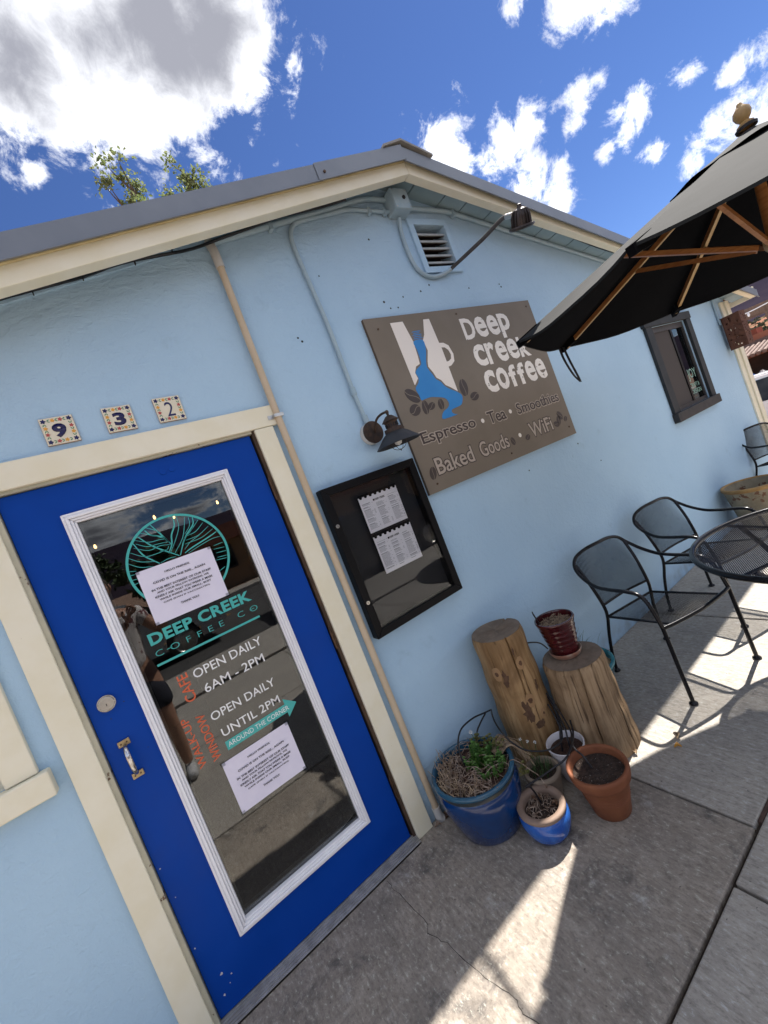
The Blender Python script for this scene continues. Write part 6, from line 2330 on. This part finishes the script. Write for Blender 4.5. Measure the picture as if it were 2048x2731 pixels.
# ---- cars
def make_car(paint, name_label, group=None):
    t_ = empty('parked_car')
    L_, Wd = 4.5, 1.82
    side = [(-2.22, .42), (-2.24, .62), (-2.16, .82), (-1.35, .96), (-.72, 1.36), (-.40, 1.46), (.35, 1.49), (1.25, 1.44), (1.85, 1.12), (2.10, 1.02), (2.20, .80), (2.22, .45), (2.05, .28)]
    # lower body with wheel arches
    low = [(-2.05, .28), (-2.22, .42), (-2.24, .62), (-2.16, .82), (-1.35, .94), (0, .97), (1.70, 1.00), (2.10, .99), (2.20, .80), (2.22, .45), (2.05, .28)]
    arch = []

    def arc(cx):
        return [(cx + .37 * math.cos(a), .33 + .37 * math.sin(a)) for a in [math.pi * k / 10 for k in range(11)]]
    a1 = [p for p in arc(1.38)]
    a2 = [p for p in arc(-1.36)]
    loop = low + [(1.75, .28)] + [p for p in a1 if p[1] > .28] + [(1.01, .28)] + [(-.99, .28)] + [p for p in a2 if p[1] > .28] + [(-1.73, .28)]
    MB().prism(loop, -Wd / 2, Wd / 2).build('body', paint, t_, bevel=.05)
    roofp = [(-.62, 1.38), (-.38, 1.46), (.35, 1.49), (1.25, 1.45), (1.42, 1.37), (1.2, 1.39), (.35, 1.42), (-.36, 1.40)]
    MB().prism(roofp, -.66, .66).build('roof', paint, t_, bevel=.02)
    gl = nmat('car_glass', (0.010, 0.013, 0.015), rough=.05) if 'car_glass' not in bpy.data.materials else bpy.data.materials['car_glass']
    for s_ in (-1, 1):
        for (q, nm) in (([(-1.05, .965), (-.20, .98), (-.20, 1.41), (-.52, 1.385)], 'side_window'), ([(-.14, .98), (.78, 1.0), (.78, 1.43), (-.14, 1.42)], 'side_window'), ([(.84, 1.0), (1.62, 1.03), (1.30, 1.38), (.84, 1.43)], 'side_window')):
            m = MB()
            vs = []
            for (x, z) in q:
                yy = s_ * (.90 - (z - .97) * .50)
                vs.append((x, yy, z))
            for (x, z) in q:
                yy = s_ * (.86 - (z - .97) * .50)
                vs.append((x, yy, z))
            m.add(vs, [(0, 1, 2, 3), (7, 6, 5, 4), (0, 4, 5, 1), (1, 5, 6, 2), (2, 6, 7, 3), (3, 7, 4, 0)])
            m.build(nm, gl, t_, fix=True)
        for (xa, za, xb, zb) in ((-.17, .98, -.17, 1.42), (.81, 1.0, .81, 1.43)):
            MB().bar((xa, s_ * .895, za), (xb, s_ * .68, zb), .06, .03).build('pillar', paint, t_)
        for x in (-1.36, 1.38):
            wh = empty('wheel')
            wh.parent = t_
            wh.location = (x, s_ * .80, .33)
            wh.rotation_euler = (R(90), 0, 0)
            MB().lathe([(.22, -.10), (.31, -.10), (.33, -.07), (.33, .07), (.31, .10), (.22, .10)], 32).build('tyre', nmat('tyre_rubber', (.02, .02, .02), rough=.8) if 'tyre_rubber' not in bpy.data.materials else bpy.data.materials['tyre_rubber'], wh, smooth=40)
            MB().lathe([(.001, -.09), (.06, -.09), (.20, -.07), (.225, -.10), (.225, .10), (.20, .07), (.06, .09), (.001, .09)], 24).build('rim', MAT['steel'], wh, smooth=30)
        MB().box(-2.23, -2.10, s_ * .62 - .16, s_ * .62 + .16, .64, .76).build('headlight', MAT['glassg'] if False else MAT['chrome'], t_, bevel=.02)
        MB().box(2.13, 2.225, s_ * .68 - .12, s_ * .68 + .12, .70, .90).build('tail_light', nmat('tail_red', (.35, .01, .01), rough=.2) if 'tail_red' not in bpy.data.materials else bpy.data.materials['tail_red'], t_, bevel=.02)
        MB().box(-.72, -.58, s_ * 1.02 - .08, s_ * 1.02 + .08, 1.0, 1.12).build('mirror', paint, t_, bevel=.03)
    for (q, nm) in (([(-1.25, .98), (-.58, 1.385)], 'windscreen'), ([(1.78, 1.02), (1.40, 1.38)], 'rear_window')):
        (x0, z0), (x1, z1) = q
        MB().add([(x0, -.84, z0), (x0, .84, z0), (x1, .66, z1), (x1, -.66, z1), (x0 + .03, -.84, z0 - .03), (x0 + .03, .84, z0 - .03), (x1 + .03, .66, z1 - .03), (x1 + .03, -.66, z1 - .03)],
                 [(0, 1, 2, 3), (7, 6, 5, 4), (0, 4, 5, 1), (1, 5, 6, 2), (2, 6, 7, 3), (3, 7, 4, 0)]).build(nm, gl, t_, fix=True)
    MB().box(-2.27, -2.20, -.5, .5, .42, .56).build('bumper_grille', MAT['black'], t_)
    return t_


CW = nmat('car_white', (0.72, 0.72, 0.72), rough=.25, coat=.6)
CD = nmat('car_black', (0.010, 0.011, 0.014), rough=.2, coat=.8)
CS = nmat('car_silver', (0.26, 0.27, 0.28), rough=.3, metal=.4, coat=.5)
c = make_car(CW, '')
c.location = (12.7, 1.30, ground_z(12.5, 1.3) + .02)
c.rotation_euler = (0, 0, R(100))
tag(c, 'white car parked past the corner of the house', 'car', 'parked cars')
c = make_car(CD, '')
c.location = (4.6, -7.1, -.05)
c.rotation_euler = (0, 0, R(2))
tag(c, 'black car parked across the patio, mirrored in the menu case glass', 'car', 'parked cars')
c = make_car(CS, '')
c.location = (-.9, -8.3, -.05)
c.rotation_euler = (0, 0, R(180))
tag(c, 'silver car in the street, mirrored in the door glass', 'car', 'parked cars')

# ---- the street in front of the cafe, seen mirrored in the door and menu case
o = MB().box(-60, 60, -15.5, -6.0, -.068, -.052).build('road', MAT['asphalt'])
tag(o, 'dark asphalt street in front of the cafe', 'road', kind='structure')
for k in range(24):
    o = MB().box(-36 + 3 * k, -34.2 + 3 * k, -10.9, -10.78, -.0515, -.0480).build('lane_mark', MAT['tyel'], bpy.data.objects['road'])
o = MB().box(-60, 7.2, -5.98, -4.25, -.066, .02).build('pavement', MAT['conc_new'])
tag(o, 'concrete pavement along the street', 'pavement', kind='structure')
o = MB().box(-60, 60, -17.5, -15.52, -.066, .07).build('pavement', MAT['conc_new'])
tag(o, 'far pavement across the street', 'pavement', kind='structure')
ob = empty('street_building', (8.5, -24, -.06))
tag(ob, 'low ochre building with a red tiled roof across the street', 'building')
MB().box(-6.5, 9, -4, 4, 0, 2.35).build('wall', nmat('ochre_stucco', (0.30, 0.20, 0.10), (0.34, 0.235, 0.13), 1, rough=.9), ob)
RT = nmat('red_roof_tile', (0.17, 0.060, 0.036), (0.24, 0.09, 0.055), 4, rough=.8)
MB().prism([(-7.0, 2.3), (9.5, 2.3), (8.2, 3.1), (-5.7, 3.1)], -4.6, 4.6).build('roof', RT, ob)
for k in range(5):
    x = -5 + k * 2.8
    w_ = MB().box(x - .6, x + .6, 4.0, 4.05, .9, 2.1).build('window', MAT['winframe'], ob)
    MB().box(x - .52, x + .52, 4.051, 4.06, .98, 2.02).build('pane', bpy.data.materials['car_glass'], w_)
for i, (x, y, h_, s_) in enumerate(((-5.5, -21, 3.6, 21), (-2.2, -22.5, 4.2, 22), (.6, -21.0, 3.4, 23), (-9.5, -23, 4.5, 24), (3.2, -29.5, 4.0, 25), (15.5, -20, 4.2, 26))):
    tree((x, y, -.06), h_, [(0, 0, h_ * .72, 1.1), (-1.0, .4, h_ * .60, 1.0), (1.0, -.3, h_ * .62, 1.0), (.2, .6, h_ * .86, .7), (-.4, -.6, h_ * .5, .9)], 330, .26, LFD,
         ['round dark tree across the street, mirrored at the left of the door glass', 'tallest dark tree across the street', 'small dark tree across the street, mirrored mid door glass', 'dark tree far down the street to the left', 'dark tree behind the ochre building', 'dark tree far down the street to the right'][i], s_, 'trees across the street')

# ================================================================== the person taking the picture
def skinned(name, verts, edges, mat, parent, root=0, sub=2):
    me = bpy.data.meshes.new(name)
    me.from_pydata([v[:3] for v in verts], edges, [])
    o = link(name, me, parent)
    sm_ = o.modifiers.new('skin', 'SKIN')
    me.skin_vertices[0].data  # layer made by the modifier
    for i, v in enumerate(verts):
        r_ = v[3]
        me.skin_vertices[0].data[i].radius = (r_, v[4] if len(v) > 4 else r_)
        me.skin_vertices[0].data[i].use_root = (i == root)
    ss = o.modifiers.new('sub', 'SUBSURF')
    ss.levels = sub
    ss.render_levels = sub
    me.materials.append(mat)
    sm_.use_smooth_shade = True
    return o


pe = empty('person', (-.04, -2.10, 0))
tag(pe, 'person in floral shirt and dark shorts raising a phone, mirrored in the door', 'person')
SK = nmat('skin', (0.38, 0.20, 0.13), (0.42, 0.235, 0.16), 8, rough=.5)
SHT = nmat('floral_shirt', (0.62, 0.58, 0.56), (0.16, 0.06, 0.07), 16, lo=.54, hi=.60, rough=.8)
SHO = nmat('dark_shorts', (0.020, 0.022, 0.035), rough=.85)
HAR = nmat('brown_hair', (0.045, 0.025, 0.014), (0.06, 0.035, 0.02), 60, rough=.6, stretch=(6, 6, 1))
SHOE = nmat('shoe_white', (.5, .5, .5), rough=.6)
# one continuous body (skin), clothes follow it
ph_ = Vector((CAM.x, CAM.y, CAM.z)) - FWD * .018       # the phone's back
ph_l = ph_ - Vector((-.04, -2.10, 0))
hr = ph_l + Vector((.035, -.030, -.055))               # right hand, on the phone
hl_ = Vector((.135, .235, 1.405))                      # left hand, steadying lower down
V = [(0, 0, .93, .13, .10), (0, 0, 1.10, .125, .09), (0, 0, 1.28, .15, .10), (0, -.01, 1.42, .12, .085), (0, -.005, 1.485, .052), (0, .01, 1.545, .050),
     (.17, -.01, 1.405, .055), (.30, .03, 1.17, .044), (hr.x * .62 + .10, hr.y * .6, 1.32, .038), (hr.x, hr.y - .03, hr.z - .05, .028),
     (-.17, -.01, 1.405, .055), (-.16, .10, 1.16, .044), (-.02, .20, 1.28, .036), (hl_.x - .02, hl_.y - .01, hl_.z - .04, .027),
     (.095, 0, .86, .095), (.105, .03, .50, .060), (.11, -.01, .28, .055), (.11, -.02, .09, .038),
     (-.095, 0, .86, .095), (-.105, .03, .50, .060), (-.11, -.01, .28, .055), (-.11, -.02, .09, .038)]
E_ = [(0, 1), (1, 2), (2, 3), (3, 4), (4, 5), (3, 6), (6, 7), (7, 8), (8, 9), (3, 10), (10, 11), (11, 12), (12, 13), (0, 14), (14, 15), (15, 16), (16, 17), (0, 18), (18, 19), (19, 20), (20, 21)]
skinned('body', V, E_, SK, pe)
# clothing a little larger than the body
g_ = 1.16
SV = [(v[0], v[1], v[2], v[3] * 1.14, (v[4] if len(v) > 4 else v[3]) * 1.22) for v in (V[0], V[1], V[2], V[3])]
SV += [(V[6][0], V[6][1], V[6][2], .072, .072), ((V[6][0] + V[7][0]) / 2, (V[6][1] + V[7][1]) / 2, (V[6][2] + V[7][2]) / 2, .064, .064),
       (V[10][0], V[10][1], V[10][2], .072, .072), ((V[10][0] + V[11][0]) / 2, (V[10][1] + V[11][1]) / 2, (V[10][2] + V[11][2]) / 2, .064, .064)]
skinned('shirt', SV, [(0, 1), (1, 2), (2, 3), (3, 4), (4, 5), (3, 6), (6, 7)], SHT, pe)
skinned('shorts', [(0, 0, .95, .142, .115), (0, 0, .88, .14, .115), (.095, .005, .82, .112), (.103, .025, .60, .098), (-.095, .005, .82, .112), (-.103, .025, .60, .098)], [(0, 1), (1, 2), (2, 3), (1, 4), (4, 5)], SHO, pe)
for s_ in (-1, 1):
    skinned('shoe', [(s_ * .11, -.05, .055, .045), (s_ * .112, .06, .045, .043), (s_ * .115, .15, .038, .036)], [(0, 1), (1, 2)], SHOE, pe)
# head, face and hair
hd_ = MB()
nA, nB = 28, 20
for i in range(nB + 1):
    th_ = math.pi * i / nB
    for k in range(nA):
        a = 2 * math.pi * k / nA
        x, y, z = math.sin(th_) * math.cos(a), math.sin(th_) * math.sin(a), math.cos(th_)
        jaw = 1 - .22 * max(0, -z) ** 1.5
        px, py, pz = .073 * x * jaw, .092 * y * jaw + .012 * max(0, -z), .115 * z
        if y > .75 and -.35 < z < .15:                 # nose
            py += .020 * max(0, 1 - abs(x) / .22) * max(0, 1 - abs(z + .12) / .25)
        if y > .7 and .0 < z < .28 and .2 < abs(x) < .6:   # eye sockets
            py -= .008
        if y > .75 and -.62 < z < -.42:                # lips
            py += .004 * max(0, 1 - abs(x) / .35)
        hd_.v.append((px, py + .012, pz + 1.665))
for i in range(nB):
    for k in range(nA):
        l = (k + 1) % nA
        hd_.f.append((i * nA + k, (i + 1) * nA + k, (i + 1) * nA + l, i * nA + l))
hd_.build('head', SK, pe, smooth=70)
for s_ in (-1, 1):
    MB().lathe([(.001, -.010), (.008, -.006), (.0105, 0), (.008, .006), (.001, .010)], 12, (s_ * .030, .096, 1.680)).build('eye', MAT['whitev'], pe, smooth=70)
    MB().lathe([(.001, -.003), (.004, 0), (.001, .003)], 8, (s_ * .030, .1062, 1.680)).build('pupil', MAT['ink'], pe, smooth=70)
    MB().lathe([(.001, -.03), (.012, -.02), (.016, .005), (.010, .025), (.001, .03)], 10, (s_ * .074, .008, 1.668)).build('ear', SK, pe, smooth=70)
MB().box(-.022, .022, .098, .1045, 1.603, 1.608).build('mouth', nmat('lips', (.30, .10, .09), rough=.5), pe)
ha = MB()
for i in range(11):
    th_ = math.pi * .62 * i / 10
    for k in range(nA):
        a = 2 * math.pi * k / nA
        x, y, z = math.sin(th_) * math.cos(a), math.sin(th_) * math.sin(a), math.cos(th_)
        cut = .0 if y < .35 else max(0, (.35 - z)) * .9
        q = 1.09 - cut * .5
        ha.v.append((.073 * x * q, .092 * y * q + .008, .118 * z * (1.04) + 1.668 + (cut * .10)))
for i in range(10):
    for k in range(nA):
        l = (k + 1) % nA
        ha.f.append((i * nA + k, (i + 1) * nA + k, (i + 1) * nA + l, i * nA + l))
ha.build('hair', HAR, pe, smooth=70)


def hand(c, d, up, side, name):
    """palm with five bent fingers; d points along the fingers, side to the thumb"""
    c, d, up, side = Vector(c), Vector(d).normalized(), Vector(up).normalized(), Vector(side).normalized()
    Vh = [(c - d * .055, .024), (c - d * .01, .030), (c + d * .030, .029)]
    vs = [(*p, r_, r_ * .55) for p, r_ in Vh]
    es = [(0, 1), (1, 2)]
    for k, (o_, l_) in enumerate(((.027, .070), (.009, .078), (-.009, .072), (-.026, .058))):
        b_ = c + d * .036 + side * o_
        p1 = b_ + d * l_ * .45 + up * .004
        p2 = p1 + d * l_ * .25 - up * l_ * .28
        p3 = p2 - up * l_ * .26 - d * l_ * .06
        i0 = len(vs)
        vs += [(*b_, .0095, .0095), (*p1, .0088, .0088), (*p2, .008, .008), (*p3, .0068, .0068)]
        es += [(2, i0), (i0, i0 + 1), (i0 + 1, i0 + 2), (i0 + 2, i0 + 3)]
    b_ = c - d * .012 + side * .030
    p1 = b_ + side * .020 + d * .026
    p2 = p1 + d * .026 - up * .010 + side * .002
    i0 = len(vs)
    vs += [(*b_, .0125, .0125), (*p1, .0105, .0105), (*p2, .0085, .0085)]
    es += [(1, i0), (i0, i0 + 1), (i0 + 1, i0 + 2)]
    return skinned(name, vs, es, SK, pe, root=0, sub=1)


hand(hr + Vector((0, 0, -.005)), (-.1, .05, 1), (.25, -.95, .1), (-1, -.2, 0), 'hand')
hand(hl_, (.55, .10, .82), (.3, -.9, .1), (-.8, -.2, .5), 'hand')
# the phone itself is a thing held in the hand
phn = empty('phone', ph_ - FWD * .006)
tag(phn, 'black phone held up by the person, mirrored behind the upper notice', 'phone')
pm_ = Matrix((RIGHT, UP, -FWD)).transposed().to_4x4()
phn.rotation_euler = pm_.to_euler()
MB().box(-.062, .012, -.125, .022, .0, .008).build('phone_body', MAT['black'], phn, bevel=.004)
MB().box(-.058, .008, -.120, .018, .0081, .0088).build('screen', nmat('phone_screen', (.02, .02, .025), rough=.1), phn)
MB().lathe([(.001, 0), (.008, 0), (.009, .002), (.001, .0025)], 16, (-.012, -.002, -.0026)).build('camera_lens', bpy.data.materials['car_glass'], phn)
